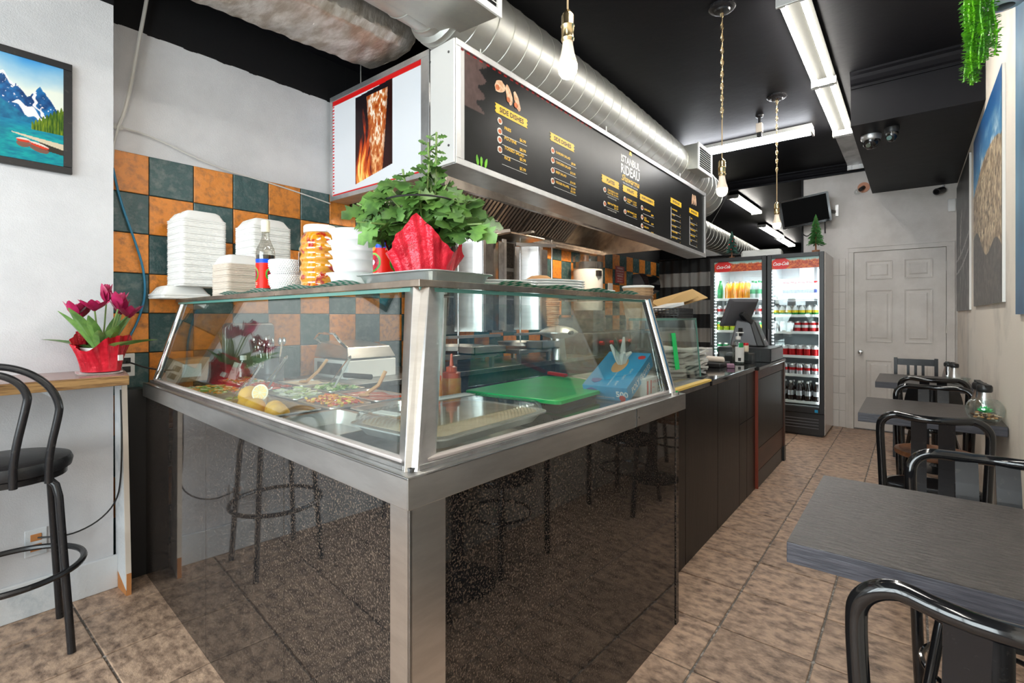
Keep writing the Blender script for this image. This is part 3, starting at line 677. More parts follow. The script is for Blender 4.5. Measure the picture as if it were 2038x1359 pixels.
# wires holding the ducts
hw = MB()
for p_,q_ in (((-2.15,6.1,2.3),(-1.9,6.1,3.05)),((-2.2,7.2,2.59),(-1.95,7.25,3.05)),((-2.3,7.2,2.59),(-2.45,7.2,3.05))): hw.cyl(p_,q_,.003,6)
solo('hanging_wire', hw, M['galv'], 'thin steel hanger wires holding up the rear duct', 'wire')
solo('hanging_rod', MB().cyl((-2.79,1.90,2.78),(-2.79,1.90,3.05),.004,8), M['galv'], 'thin rod holding the poster lightbox up to the ceiling', 'rod')

# ================================================================ EXTRACTOR HOOD
hd = thing('extractor_hood', 'stainless kitchen extractor hood with slanted baffle filters behind the menu board', 'hood', (-2.6,3.7,2.05))
part('back', MB().box(-3.10,-3.08,2.02,5.44,2.05,2.64), M['steel_dull'], hd)
part('end', MB().box(-3.10,-2.04,5.44,5.46,2.045,2.64), M['steel_warm'], hd)
part('end', MB().box(-3.10,-2.12,2.02,2.04,2.06,2.64), M['steel_dull'], hd)
part('top', MB().box(-3.10,-2.04,2.02,5.46,2.64,2.65), M['steel_dull'], hd)
part('front_lip', MB().hexa([(-2.14,2.0,2.055),(-2.11,2.0,2.055),(-1.90,5.46,1.955),(-1.93,5.46,1.955),(-2.14,2.0,2.15),(-2.11,2.0,2.15),(-1.90,5.46,2.4),(-1.93,5.46,2.4)]), M['steel_dull'], hd)
part('rear_gutter', MB().box(-3.08,-2.98,2.04,5.44,2.04,2.07).box(-2.985,-2.975,2.04,5.44,2.07,2.11), M['steel_dull'], hd)
nf = 6
for i in range(nf):
    y0 = 2.10+.415*i; f = MB()
    a = Vector((-2.96,y0,2.10)); b = Vector((-2.40,y0,2.62)); d = b-a
    f.slab([a,a+Vector((0,.40,0)),b+Vector((0,.40,0)),b], (-.02,0,.02))
    fo_ = part('filter', f, M['flue'], hd)
    for k in range(8):
        s = MB(); yy = y0+.015+.048*k; n_ = Vector((.7,0,-.7))*.016; s.slab([a+Vector((0,yy-y0,0))+d*.04,a+Vector((0,yy-y0+.026,0))+d*.04,b+Vector((0,yy-y0+.026,0))-d*.04,b+Vector((0,yy-y0,0))-d*.04], n_)
        part('baffle', s, M['baffle'], fo_)
part('filter_ledge', MB().slab([(-2.40,2.04,2.60),(-2.40,5.44,2.60),(-2.08,5.44,2.60),(-2.08,2.04,2.60)], (0,0,.01)), M['steel_dull'], hd)
part('sloped_panel', MB().slab([(-2.96,4.6,2.10),(-2.96,5.43,2.10),(-2.40,5.43,2.62),(-2.40,4.6,2.62)], (-.01,0,.01)), M['steel_warm'], hd)
for (x_, y_) in ((-2.30,3.55),(-2.25,4.95),(-2.28,5.28)):
    nz = MB(); nz.cyl((x_,y_,2.60),(x_,y_,2.28),.008,8).cyl((x_,y_,2.30),(x_,y_,2.24),.018,10).cyl((x_,y_,2.24),(x_,y_,2.18),.012,10,.022); part('fire_nozzle', nz, M['steel'], hd)
# ================================================================ TABLES AND CHAIRS
def table(y0, y1, x0, label):
    t = thing('cafe_table', label, 'table', ((x0+RW)/2,(y0+y1)/2,0), 0, 'dark laminate tables along the right wall')
    part('tabletop', MB().box(x0,RW-.004,y0,y1,.700,.7485), M['table_edge'], t, bevel=.0015)
    part('laminate', MB().box(x0+.001,RW-.005,y0+.001,y1-.001,.7486,.7503), M['table_top'], t)
    ym = (y0+y1)/2; part('leg', MB().cyl((.16,ym,.02),(.16,ym,.70),.032,16), M['black_metal'], t)
    part('foot_plate', MB().lathe([(.19,0),(.19,.008),(.05,.03),(.034,.05)], (.16,ym,0), 24), M['black_metal'], t); return t
table(1.345,1.985,-.235,'large dark wood-grain table nearest the viewer')
table(3.41,4.10,-.238,'middle dark table with the glass terrarium bowl on it')
table(5.13,5.90,-.240,'farthest dark table in front of the white door')
def steel_chair(label, loc, rz, seatm='black_gloss', solid=False):
    t = thing('bistro_chair', label, 'chair', loc, rz, 'black bistro chairs at the wall tables')
    st = MB().lathe([(.185,.425),(.197,.432),(.200,.445),(.197,.458),(.175,.462),(.165,.455),(.001,.453)], (0,0,0), 36, cap=False); st.lathe([(.185,.425),(.001,.425)], (0,0,0), 36, cap=False)
    part('seat', st, M[seatm], t, None if seatm == 'black_gloss' else 'brown wooden seat', local=True)
    h = [(-.165,-.215,0),(-.175,-.200,.25),(-.180,-.190,.45),(-.186,-.188,.60),(-.192,-.192,.72)]
    top = []
    for i in range(7):
        a = PI/2*i/6; top.append((-.192+.065*(1-math.cos(a)), -.192-.012*math.sin(a), .765+.065*math.sin(a)))
    mid = [(x_, -.204-.035*(1-(x_/.13)**2), .830-.006*(1-(x_/.13)**2)) for x_ in (-.08,-.03,.03,.08)]
    L_ = h+top; R_ = [(-a,b,c) for a,b,c in reversed(L_)]
    P_ = [Vector(q) for q in L_+mid+R_]
    P_ = [P_[0]]+[(P_[i]*.75+P_[i+1]*.25 if j==0 else P_[i]*.25+P_[i+1]*.75) for i in range(len(P_)-1) for j in (0,1)]+[P_[-1]]
    part('back_frame', MB().tube(P_, .017, 20), M['black_gloss'], t, local=True)
    for s in (-1,1):
        part('leg', MB().tube([(s*.12,.10,.43),(s*.15,.14,.25),(s*.17,.165,0)], .015, 10), M['black_gloss'], t, local=True)
    if solid:
        part('backrest', MB().grid(lambda a,b: ((a-.5)*.34*(1-.25*b**3), -.205-.03*(1-(2*a-1)**2)-.01*b, .55+.24*b), 14, 6).grid(lambda a,b: ((a-.5)*.34*(1-.25*b**3), -.193-.03*(1-(2*a-1)**2)-.01*b, .55+.24*b), 14, 6), M['black_gloss'], t, local=True)
    for s in (-1,1):
        x0, x1 = s*.020, s*.077
        mb = MB(); k = 10; rings = []
        for i in range(k+1):
            b = i/k; z = .44+.385*b; y = -.176-.055*b+.028*math.sin(PI*b)
            rings.append([(x0,y-.003,z),(x1,y-.003+.001,z),(x1,y+.003+.001,z),(x0,y+.003,z)])
        loft(mb, rings, smooth=False); part('slat', mb, M['black_metal'], t, local=True)
    r2 = MB().tube([(.165*math.cos(a), .165*math.sin(a)-.01, .24) for a in np.linspace(0,2*PI,33)[:-1]], .008, 8, True); part('stretcher', r2, M['black_gloss'], t, local=True)
    return t
steel_chair('black bentwood-style metal chair nearest the viewer, its rail crossing the largest table', (.115,1.262,0), 0)
steel_chair('black metal chair tucked under the far side of the largest table', (.188,1.985,0), PI)
steel_chair('black metal chair facing the middle table from the near side', (.073,3.16,0), 0)
steel_chair('black metal chair with brown seat between the middle and farthest tables, facing the viewer', (.108,4.03,0), PI, 'wood')
steel_chair('black metal chair with a solid panel back drawn up to the farthest table', (.120,4.98,0), 0, solid=True)
fc = thing('wooden_chair', 'black wooden chair with upright back slats in front of the white door', 'chair', (.027,5.92,0), PI)
part('seat', MB().box(-.17,.17,-.17,.17,.43,.455), M['black_metal'], fc, local=True, bevel=.004)
for s in (-1,1):
    part('rear_leg', MB().bar((s*.150,-.185,0),(s*.150,-.185,.895),.028,.030,(0,1,0)), M['black_metal'], fc, local=True, bevel=.002)
    part('leg', MB().bar((s*.150,.15,0),(s*.150,.15,.43),.028,.030,(0,1,0)), M['black_metal'], fc, local=True)
part('top_rail', MB().box(-.14,.14,-.195,-.175,.825,.885), M['black_metal'], fc, local=True, bevel=.002)
part('lower_rail', MB().box(-.14,.14,-.195,-.175,.56,.60), M['black_metal'], fc, local=True)
for x_ in (-.055,0,.055): part('slat', MB().box(x_-.011,x_+.011,-.190,-.180,.60,.825), M['black_metal'], fc, local=True)

# ---------------- things on the right tables
def jug(label, loc, rz, s=1):
    t = thing('syrup_jug', label, 'jug', loc, rz, 'syrup jugs by the wall')
    part('body', MB().lathe([(r*s,z*s) for r,z in ((.030,0),(.034,.01),(.034,.045),(.029,.07),(.021,.10),(.021,.115))], n=20), M['steel'], t, local=True)
    part('cap', MB().lathe([(r*s,z*s) for r,z in ((.023,.112),(.026,.118),(.026,.135),(.022,.142),(.005,.145))], n=20).bar((0,-.028*s,.138*s),(0,.034*s,.146*s),.020*s,.010*s), M['black_plastic'], t, local=True)
    part('handle', MB().tube([(0,.022*s,.125*s),(0,.045*s,.12*s),(0,.050*s,.085*s),(0,.036*s,.05*s)], .005*s, 8), M['black_plastic'], t, local=True); return t
jug('steel syrup jug with black lid behind the terrarium bowl', (.300,3.625,.7503), .4, 1.25)
jug('steel syrup jug with black lid standing just behind its twin on the middle table', (.290,3.735,.7503), .2, 1.25)
jug('steel syrup jug with black lid, in front of the pair on the farthest table', (.270,5.42,.7503), .3, 1.1)
jug('steel syrup jug with black lid, behind the pair on the farthest table', (.235,5.53,.7503), 2.9, 1.1)
def caddy(label, loc, rz):
    t = thing('condiment_bowl', label, 'bowl', loc, rz)
    part('bowl', loft(MB(), [[(x,y,z) for x,y in rrect(w_,w_,.01)] for w_,z in ((.08,0),(.13,.055),(.125,.055),(.076,.005))], cap=(True,True)), GLT, t, local=True); return t
caddy('square clear glass dish holding sachets beside the far syrup jugs', (.285,5.34,.7503), .3)
solo('sachet', MB().obox((.285,5.34,.775),(.06,.045,.03),(.3,.2,.4)), M['paper'], 'white sachets lying in the glass dish on the farthest table', 'sachet')
tb_ = thing('terrarium', 'round clear glass bowl with pebbles and a green plastic succulent', 'terrarium', (.292,3.515,.7503))
pr = [(.030,0),(.055,.008),(.072,.035),(.077,.06),(.072,.088),(.058,.108),(.050,.114),(.049,.113),(.056,.107),(.069,.088),(.0745,.06),(.069,.036),(.052,.011),(.001,.006)]
part('bowl', MB().lathe(pr, (.292,3.515,.7503), 32, cap=False), GLT, tb_)
for k in range(46):
    a = random.uniform(0,2*PI); r = .058*math.sqrt(random.random()); z = .772+random.uniform(0,.018)
    DMk = ['pebble_a','pebble_b','pebble_c'][k%3]
    if DMk not in M: DM(DMk, ((.5,.26,.10),(.10,.05,.03),(.70,.55,.40))[k%3], .5)
    part('pebble', MB().ball((.292+r*math.cos(a),3.515+r*math.sin(a),z),.009,8,(1,.8,.6)), M[DMk], tb_)
for k in range(26):
    a = k*2.4; e = .3+.9*(k/26); L_ = .040; c0 = Vector((.292,3.515,.795)); d = Vector((math.cos(a)*math.cos(e),math.sin(a)*math.cos(e),math.sin(e))); sd = Vector((-math.sin(a),math.cos(a),0))
    mb = MB(); mb.add([c0, c0+d*L_*.6+sd*.008, c0+d*L_, c0+d*L_*.6-sd*.008, c0+d*L_*.55+Vector((0,0,.003))], [(0,1,4),(1,2,4),(2,3,4),(3,0,4),(0,3,2,1)]); part('succulent_leaf', mb, M['neon_green'], tb_)

# ================================================================ LEFT: window bar, stools, lake picture, tulips
wbk_ = thing('bar_shelf', 'long pinkish-brown bar shelf with a bare wood edge along the left wall', 'shelf', (-2.7,-.3,1.0))
part('board', MB().hexa([(-2.97,FW+.01,.998),(-2.64,FW+.01,.998),(-2.61,.630,.998),(-2.97,.690,.998),(-2.97,FW+.01,1.039),(-2.64,FW+.01,1.039),(-2.61,.630,1.039),(-2.97,.690,1.039)]), M['wood_edge'], wbk_, bevel=.002)
part('laminate', MB().hexa([(-2.97,FW+.01,1.0391),(-2.641,FW+.01,1.0391),(-2.611,.629,1.0391),(-2.97,.689,1.0391),(-2.97,FW+.01,1.0415),(-2.641,FW+.01,1.0415),(-2.611,.629,1.0415),(-2.97,.689,1.0415)]), M['shelf_top'], wbk_)
part('bracket', MB().box(-2.968,-2.68,.40,.42,.96,.998), M['wall_chipped'], wbk_)
def stool(loc, rz, label):
    t = thing('bar_stool', label, 'stool', loc, rz, 'black tubular bar stools at the window bar')
    part('seat', MB().lathe([(.165,.690),(.185,.700),(.190,.725),(.183,.742),(.15,.752),(.001,.756)], (0,0,0), 36, cap=False).lathe([(.165,.690),(.001,.690)], n=36, cap=False), M['black_vinyl'], t, local=True)
    part('seat_rim', MB().lathe([(.168,.670),(.172,.672),(.172,.692),(.168,.694)], n=36), M['black_metal'], t, local=True)
    for i in range(4):
        a = math.radians(35+90*i); c, s = math.cos(a), math.sin(a)
        part('leg', MB().tube([(c*.10,s*.10,.672),(c*.15,s*.15,.668),(c*.176,s*.176,.645),(c*.188,s*.188,.60),(c*.235,s*.235,0)], .0135, 10), M['black_metal'], t, local=True)
    part('foot_ring', MB().tube([(.222*math.cos(a),.222*math.sin(a),.315) for a in np.linspace(0,2*PI,49)[:-1]], .0115, 8, True), M['black_metal'], t, local=True)
    def hoop(w0,w1,zt,y0,name):
        pts = [(y0,-w0,.675),(y0+.01,-w0*1.02,.78)]
        for k in range(21):
            q = PI*k/20; wv = w1; pts.append((y0+.02+.01*math.sin(q), -wv*math.cos(q), (zt-wv*.95)+wv*.95*math.sin(q)))
        pts += [(y0+.01,w0*1.02,.78),(y0,w0,.675)]
        # smooth
        P_ = [Vector(p) for p in pts]
        for _ in range(2): P_ = [P_[0]]+[(P_[i]*.75+P_[i+1]*.25 if j==0 else P_[i]*.25+P_[i+1]*.75) for i in range(len(P_)-1) for j in (0,1)]+[P_[-1]]
        part(name, MB().tube(P_, .0125, 14).xf(Matrix.Rotation(-.47,4,'Z')), M['black_metal'], t, local=True)
    hoop(.150,.185,1.115,.155,'back_hoop'); hoop(.062,.105,1.09,.185,'inner_hoop')
    return t
st1 = stool((-2.69,.27,0), .12, 'black tubular bar stool with hooped back under the left bar shelf')
st2 = copy(st1, (-2.66,-.62,0), -.15, 'second black bar stool, seen mirrored in the black granite of the counter')
lp = thing('lake_picture', 'black-framed picture of a turquoise mountain lake with red canoes', 'picture', (-2.965,.2,1.93))
ya, yb_, za, zb_ = -.15, .503, 1.93, 2.425
part('frame', MB().box(-2.97,-2.95,ya,yb_,za,za+.030).box(-2.97,-2.95,ya,yb_,zb_-.030,zb_).box(-2.97,-2.95,ya,ya+.030,za+.03,zb_-.03).box(-2.97,-2.95,yb_-.030,yb_,za+.03,zb_-.03), M['black_metal'], lp, bevel=.002)
def lake(u, v):
    U_ = (u-.62)/.38; c = mix3([.86,.88,.84],[.16,.52,.80], (v-.72)*2.6+vnoise(u,v,5,1)*.5-.25)
    n = vnoise(u*3,v*2,9,31); r1 = .86-.62*np.abs(U_-.16)*(U_ > .16)-.2*np.abs(U_-.16)*(U_ <= .16)-.08*vnoise(u*2,u*0,14,33); r2 = .78-.75*np.abs(U_-.66)-.06*vnoise(u*2,u*0,22,35)
    rock = mix3([.03,.17,.36],[.12,.48,.72], n*1.5-.25); m = (v < np.maximum(r1,r2)) & (v > .36); c = np.where(m[...,None], rock, c)
    wob = .03*np.sin(v*31)+.02*np.sin(v*77)
    sn = ((np.abs(U_-(.55+.75*(.66-v))-wob) < .022+.16*np.clip(.52-v,0,1)) & (v > .41) & (v < .70)) | ((np.abs(v-(.56-.30*(U_-.28))+.02*np.sin(U_*30)) < .05*np.clip((U_-.27)*5,0,1)*np.clip((.75-U_)*5,0,1))) | ((vnoise(u*8,v*5,9,37) > .70) & (v > .5))
    c = np.where((sn & m)[...,None], np.array([.88,.88,.90]), c)
    pk = (v > r1-.03) & (v < r1) & (np.abs(U_-.16) < .16) & (r1 > r2); c = np.where(pk[...,None], np.array([.9,.9,.9]), c)
    dk = m & (v < .60-.34*U_); c = np.where(dk[...,None], mix3([.03,.25,.42],[.10,.52,.64], n*1.4-.2), c)
    wn = vnoise(u*2.5,v*5,10,41); wat = mix3([.02,.42,.52],[.06,.64,.62], wn*1.6-.3); wat = mix3(wat,[.05,.36,.62], np.clip((v-.27)*7,0,1)*.7); c = np.where((v <= .375)[...,None], wat, c)
    tr = (U_ > .54) & (v > .315) & (v < .34+.22*np.clip((U_-.52)*2.2,0,1)+.04*np.abs(np.sin(U_*60))); c = np.where(tr[...,None], mix3([.05,.22,.06],[.60,.64,.12], vnoise(u*14,v,12,51)*1.4-.25), c)
    d0 = .255-.085*(U_-.28); dkk = (U_ > .27) & (np.abs(v-d0) < .004+.035*(U_-.27)); c = np.where(((U_ > .65) & (v < d0) & (v > d0-.085))[...,None], np.array([.20,.18,.15]), c); c = np.where(dkk[...,None], np.array([.78,.73,.63]), c)
    for (cx_,cy_,a,b_,t) in ((.43,.195,.095,.022,0),(.65,.170,.14,.022,-.12)):
        X = U_-cx_; Y = v-cy_-t*X; e = (X/a)**2+(Y/b_)**2; e2 = (X/a)**2+((Y+.035)/.035)**2
        c = np.where(((e2 < 1) & (e >= 1))[...,None], mix3(c,[.60,.25,.18],np.ones_like(v)*.75), c); c = np.where((e < 1)[...,None], np.where((Y > .002)[...,None], np.array([.82,.78,.74]), np.array([.78,.22,.13])), c)
    return c
printed('picture_print', (-2.955,ya+.03,za+.03), (0,yb_-ya-.06,0), (0,0,zb_-za-.06), 330, 220, lake, lp, 'vcol_gloss')

def red_wrap(parent, c, rb, rt, h, n=9, seed=1, pts_=None, mname='red_foil'):
    rs = random.Random(seed); K = 72
    def fn(a, b):
        A_ = a*2*PI; pk = .5+.5*math.cos(A_*n/1.0); hh = h*(.70+.30*pk+.04*math.sin(A_*3+seed)) if pts_ is None else h*pts_(A_)
        r = rb+(rt-rb)*b**1.6; r += (.001+.0035*b)*math.sin(A_*13+b*2)+.0025*math.sin(A_*29+b*7+seed)*b
        return (c[0]+r*math.cos(A_), c[1]+r*math.sin(A_), c[2]+hh*b)
    mb = MB(); mb.grid(fn, K*2, 12); part('foil_wrap', mb, M[mname], parent, 'crumpled shiny red foil wrap')
def leafmesh(base, tip, w_, up=(0,0,1), curl=.15, n=6, lobes=0):
    base, tip = Vector(base), Vector(tip); d = tip-base; L_ = d.length; d.normalize(); s = d.cross(Vector(up))
    if s.length < 1e-3: s = Vector((1,0,0))
    s.normalize(); nn = s.cross(d); vs = []; fs = []
    for i in range(n+1):
        t = i/n; ww = w_*math.sin(PI*min(1,t*.93+.05))**.8*(1-.25*t); 
        if lobes: ww *= 1+.35*math.cos(t*lobes*2*PI)
        c = base+d*L_*t+nn*(-curl*L_*t*t); vs += [c-s*ww+nn*ww*.35, c, c+s*ww+nn*ww*.35]
    for i in range(n): fs += [(3*i,3*i+1,3*i+4,3*i+3),(3*i+1,3*i+2,3*i+5,3*i+4)]
    return vs, fs
tp_ = thing('potted_tulips', 'pot of dark magenta tulips wrapped in red foil on the left bar shelf', 'plant', (-2.80,.575,1.050))
tc = (-2.80,.575,1.050)
part('pot', MB().lathe([(.055,0),(.072,.10),(.074,.105),(.068,.10),(.001,.095)], tc, 24, cap=False), M['white_plastic'], tp_)
red_wrap(tp_, tc, .070, .104, .165, seed=2, pts_=lambda A_: .80+.20*math.cos(A_*2-1.3)+.06*math.cos(A_*5))
part('tag', MB().obox((-2.708,.622,1.110),(.004,.022,.024),(0,0,.55)), M['white_plastic'], tp_)
for k in range(19):
    a = k*2.4+.3; r0 = .025; el = (.35,.7,1.0,1.25)[k%4]; L_ = (.20,.19,.22,.20)[k%4]*random.uniform(.85,1.1)
    b = Vector((tc[0]+r0*math.cos(a),tc[1]+r0*math.sin(a),tc[2]+.09)); tipp = b+Vector((math.cos(a)*math.cos(el),math.sin(a)*math.cos(el),math.sin(el)*1.0))*L_
    vs, fs = leafmesh(b, tipp, random.uniform(.024,.036), curl=.12, n=8); part('leaf', MB().add(vs,fs,True), M['leaf_tulip'], tp_)
for k,(dx,dy,dz,ro) in enumerate(((-.01,.02,.315,0),(.055,-.035,.275,.7),(-.03,.075,.26,1.3),(.0,.10,.245,2.0),(.05,.05,.285,2.6),(-.05,-.06,.245,3.3),(.02,-.09,.25,.4))):
    c0 = Vector((tc[0]+dx,tc[1]+dy,tc[2]+dz)); bb = Vector((tc[0],tc[1],tc[2]+.08)); 
    s_ = part('stem', MB().tube([bb, bb*.5+c0*.5+Vector((dx*.1,dy*.1,0)), c0], .0035, 6), M['stem'], tp_)
    for j in range(6):
        a = j*PI/3+ro; op = (.45,1.25,.8,1.1,.7,1.0,.9)[k]; d = Vector((math.cos(a)*math.sin(op+.15*(j%2)),math.sin(a)*math.sin(op+.15*(j%2)),math.cos(op)))
        vs, fs = leafmesh(c0-Vector((0,0,.012)), c0+d*.070, .024, curl=-.22, n=5); part('petal', MB().add(vs,fs,True), M['petal'], s_)
solo('plant_tray', MB().add(*(lambda b: (b.v,b.f))(rloft(MB(), [(.17,.14,.03,1.0418),(.19,.16,.035,1.049),(.185,.155,.035,1.049),(.165,.135,.03,1.0455)], (0,0), smooth=False))).xf(Matrix.Translation((-2.79,.565,0)) @ Matrix.Rotation(-.15,4,'Z')), M['white_plastic'], 'shallow white plastic tray under the tulip pot', 'tray')
# leaning painted board, outlets, cables
lb = thing('leaning_board', 'narrow white-painted board with chipped edge standing between wall and counter', 'board', (-2.9,.69,0))
part('board', MB().hexa([(-2.985,.668,.02),(-2.835,.672,.0),(-2.835,.690,.0),(-2.985,.688,.02),(-2.965,.658,1.01),(-2.865,.662,1.01),(-2.865,.680,1.01),(-2.965,.678,1.01)]), M['wall_chipped'], lb)
part('chipped_end', MB().hexa([(-2.835,.671,.05),(-2.826,.671,.05),(-2.826,.691,.05),(-2.835,.691,.05),(-2.866,.661,1.01),(-2.857,.661,1.01),(-2.857,.681,1.01),(-2.866,.681,1.01)]), M['kraft_foam'], lb, 'edge of bare crumbling plaster')
part('bare_patch', MB().box(-2.8265,-2.8245,.672,.690,.0,.10).hexa([(-2.99,.6675,.0),(-2.83,.6705,0),(-2.83,.672,0),(-2.99,.672,0),(-2.98,.6675,.09),(-2.83,.6705,.02),(-2.83,.672,.02),(-2.98,.672,.09)]), M['chipboard'], lb)
def outlet(label, c, n='x', body='wall_grey'):
    t = thing('wall_outlet', label, 'outlet', c)
    part('plate', MB().box(c[0],c[0]+.006,c[1]-.036,c[1]+.036,c[2]-.058,c[2]+.058), M[body], t, bevel=.003)
    for dz in (-.022,.022): part('socket', MB().box(c[0]+.006,c[0]+.009,c[1]-.018,c[1]+.018,c[2]+dz-.015,c[2]+dz+.015), M['black_plastic'] if body != 'wall_chipped' else M['chipboard'], t, bevel=.002)
    return t
outlet('paint-smeared outlet low on the left wall behind the stool', (-2.969,.385,.31), body='wall_chipped')
outlet('white outlet on the tiles at the end of the bar shelf', (-3.103,.735,1.045), body='white_plastic')
outlet('steel outlet high on the tiles under the poster lightbox', (-3.103,2.33,1.50), body='alu')
def cable(name, label, pts, r, m, k=2, w_='cable'):
    P_ = [Vector(p) for p in pts]
    for _ in range(k): P_ = [P_[0]]+[(P_[i]*.75+P_[i+1]*.25 if j==0 else P_[i]*.25+P_[i+1]*.75) for i in range(len(P_)-1) for j in (0,1)]+[P_[-1]]
    return solo(name, MB().tube(P_, r, 7), M[m], label, w_)
cable('white_cable','thick white cable running up the wall to the ceiling',[(-3.08,.83,3.05),(-3.08,.817,2.925),(-3.08,.78,2.676),(-3.08,.753,2.487),(-3.085,.728,2.326),(-3.10,.70,2.236)],.0085,'cable_white')
cable('white_cable','thin white cable sloping along the wall to the poster lightbox',[(-3.10,.704,2.243),(-3.10,.84,2.236),(-3.10,1.126,2.146),(-3.10,1.467,2.117),(-3.10,1.663,2.092),(-3.10,1.868,2.063)],.0045,'cable_white')
cable('white_cable','short white cable bending down from the clip beside the pillar',[(-3.10,.702,2.24),(-3.10,.682,2.139),(-3.10,.680,2.03)],.006,'cable_white')
cable('blue_cable','blue network cable hanging down over the checkered tiles',[(-3.095,.680,2.03),(-3.095,.71,1.869),(-3.09,.762,1.699),(-3.09,.804,1.549),(-3.09,.815,1.42),(-3.09,.798,1.316),(-3.09,.756,1.201),(-3.095,.70,1.10),(-3.095,.69,1.0)],.0055,'cable_blue')
cable('black_cord','thin black cord hanging from the low wall outlet across to the counter',[(-2.958,.39,.33),(-2.93,.44,.325),(-2.93,.51,.315),(-2.93,.598,.347),(-2.925,.66,.42),(-2.86,.66,.55),(-2.85,.66,.75),(-2.87,.66,.95)],.0035,'cable_black')
cable('black_cord','short black cord plugged in beside the tulips',[(-3.09,.735,1.06),(-3.05,.745,1.058),(-3.04,.80,1.03),(-3.04,.88,1.01),(-3.04,.93,.97)],.004,'cable_black')
solo('cable_clip', MB().ball((-3.105,.702,2.243),.022,10,(.5,1.2,.8)), M['cable_white'], 'lumpy white plaster clip where the cables branch', 'clip')
# ================================================================ LIGHTS AND CEILING THINGS
def fixture(label, y0, y1, x=-.50, lit=True, group='ceiling tube lights'):
    t = thing('tube_light', label, 'light fixture', (x,(y0+y1)/2,CZ), 0, group)
    part('housing', MB().hexa([(x-.075,y0,CZ-.035),(x+.075,y0,CZ-.035),(x+.075,y1,CZ-.035),(x-.075,y1,CZ-.035),(x-.055,y0,CZ-.001),(x+.055,y0,CZ-.001),(x+.055,y1,CZ-.001),(x-.055,y1,CZ-.001)]), M['fixture_grey'] if lit else M['steel_dull'], t)
    for yy in (y0+.008,y1-.008): part('end_bracket', MB().box(x-.078,x+.078,yy-.008,yy+.008,CZ-.085,CZ-.03), M['alu_white'], t, bevel=.002)
    for s in (-1,1):
        if lit:
            b = part('tube', MB().cyl((x+s*.048,y0+.02,CZ-.062),(x+s*.048,y1-.02,CZ-.062),.0165,12), M['tube'], t)
        for yy in (y0+.02,y1-.02): part('lamp_holder', MB().box(x+s*.048-.014,x+s*.048+.014,yy-.006,yy+.006,CZ-.085,CZ-.035), M['white_plastic'], t)
    return t
fixture('lit double tube light nearest the viewer, running off the top of the picture', 3.0, 4.235)
fixture('lit double tube light in the middle of the ceiling row, beside the dark soffit', 4.245, 5.50)
fixture('unlit metal tube fixture at the far end of the ceiling row', 5.52, 6.86, lit=False)
fixture('lit tube light overhead, just out of view', 1.2, 2.43); fixture('lit tube light overhead near the shop window', -.8, .43)
f4 = thing('tube_light', 'lit tube light mounted across the ceiling behind the spiral duct', 'light fixture', (-1.2,5.3,CZ), 0, 'ceiling tube lights')
part('housing', MB().box(-1.93,-.71,5.22,5.35,CZ-.035,CZ-.001), M['alu_white'], f4)
part('end_bracket', MB().box(-.72,-.705,5.215,5.355,CZ-.085,CZ-.03), M['alu_white'], f4)
for yy in (5.245,5.325): part('tube', MB().cyl((-1.91,yy,CZ-.062),(-.73,yy,CZ-.062),.0165,12), M['tube_cool'], f4)
fixture('first lit tube light in the back passage beyond the coolers', 7.45, 8.85, x=-1.98, group='passage tube lights')
fixture('second lit tube light in the back passage beyond the coolers', 10.2, 11.9, x=-2.2, group='passage tube lights')
fixture('third lit tube light in the back passage, the farthest one', 12.0, 13.5, x=-2.25, group='passage tube lights')
def pendant(label, x, y, z, canopy=True):
    t = thing('pendant_bulb', label, 'pendant light', (x,y,CZ), 0, 'bare pendant bulbs over the counter')
    part('canopy', MB().lathe([(.072,0),(.072,-.012),(.060,-.022),(.045,-.024),(.040,-.032),(.012,-.036)], (x,y,CZ), 28), M['black_metal'], t)
    mb = MB(); mb.tube([(x,y,CZ-.03),(x,y,z+.21)], .0032, 8)
    part('cord', mb, M['gold_cord'], t)
    k = int((CZ-.04-(z+.42))/.034)
    for i in range(max(k,0)):
        zz_ = CZ-.045-.034*i; a = (i%2)*PI/2
        part('chain_link', MB().tube([(x+.008*math.cos(q)*math.cos(a), y+.008*math.cos(q)*math.sin(a), zz_+.020*math.sin(q)) for q in np.linspace(0,2*PI,11)[:-1]], .0022, 5, True), M['brass'], t)
    part('socket', MB().lathe([(.006,.215),(.014,.205),(.0195,.195),(.0195,.168),(.022,.164),(.0195,.160),(.0195,.128),(.021,.124),(.018,.115)], (x,y,z), 18), M['brass'], t)
    part('bulb_neck', MB().lathe([(.0155,.118),(.0165,.105),(.022,.075),(.0285,.055),(.030,.045)], (x,y,z), 22, cap=False), M['bulb_neck'], t)
    part('globe', MB().lathe([(.030,.045),(.0305,.035),(.028,.018),(.020,.006),(.010,.001),(.001,0)], (x,y,z), 22, cap=False), M['bulb'], t)
    return t
pendant('nearest lit pendant bulb hanging over the glass case', -.84,1.322,2.035)
pendant('middle lit pendant bulb on a twisted chain', -.84,2.945,1.972)
pendant('farthest lit pendant bulb on a twisted chain, in front of the screen', -.84,4.413,1.988)
dt = thing('ceiling_sensor', 'small cream sensor hanging from the black ceiling between the pendants', 'sensor', (-1.04,4.75,CZ))
part('mount', MB().lathe([(.035,0),(.03,-.012),(.012,-.02),(.010,-.06)], (-1.04,4.75,CZ), 16), M['black_metal'], dt)
part('body', MB().box(-1.065,-1.015,4.725,4.775,CZ-.15,CZ-.07), M['kraft_foam'], dt, bevel=.004); part('lens', MB().box(-1.058,-1.022,4.732,4.768,CZ-.185,CZ-.15), M['black_plastic'], dt)
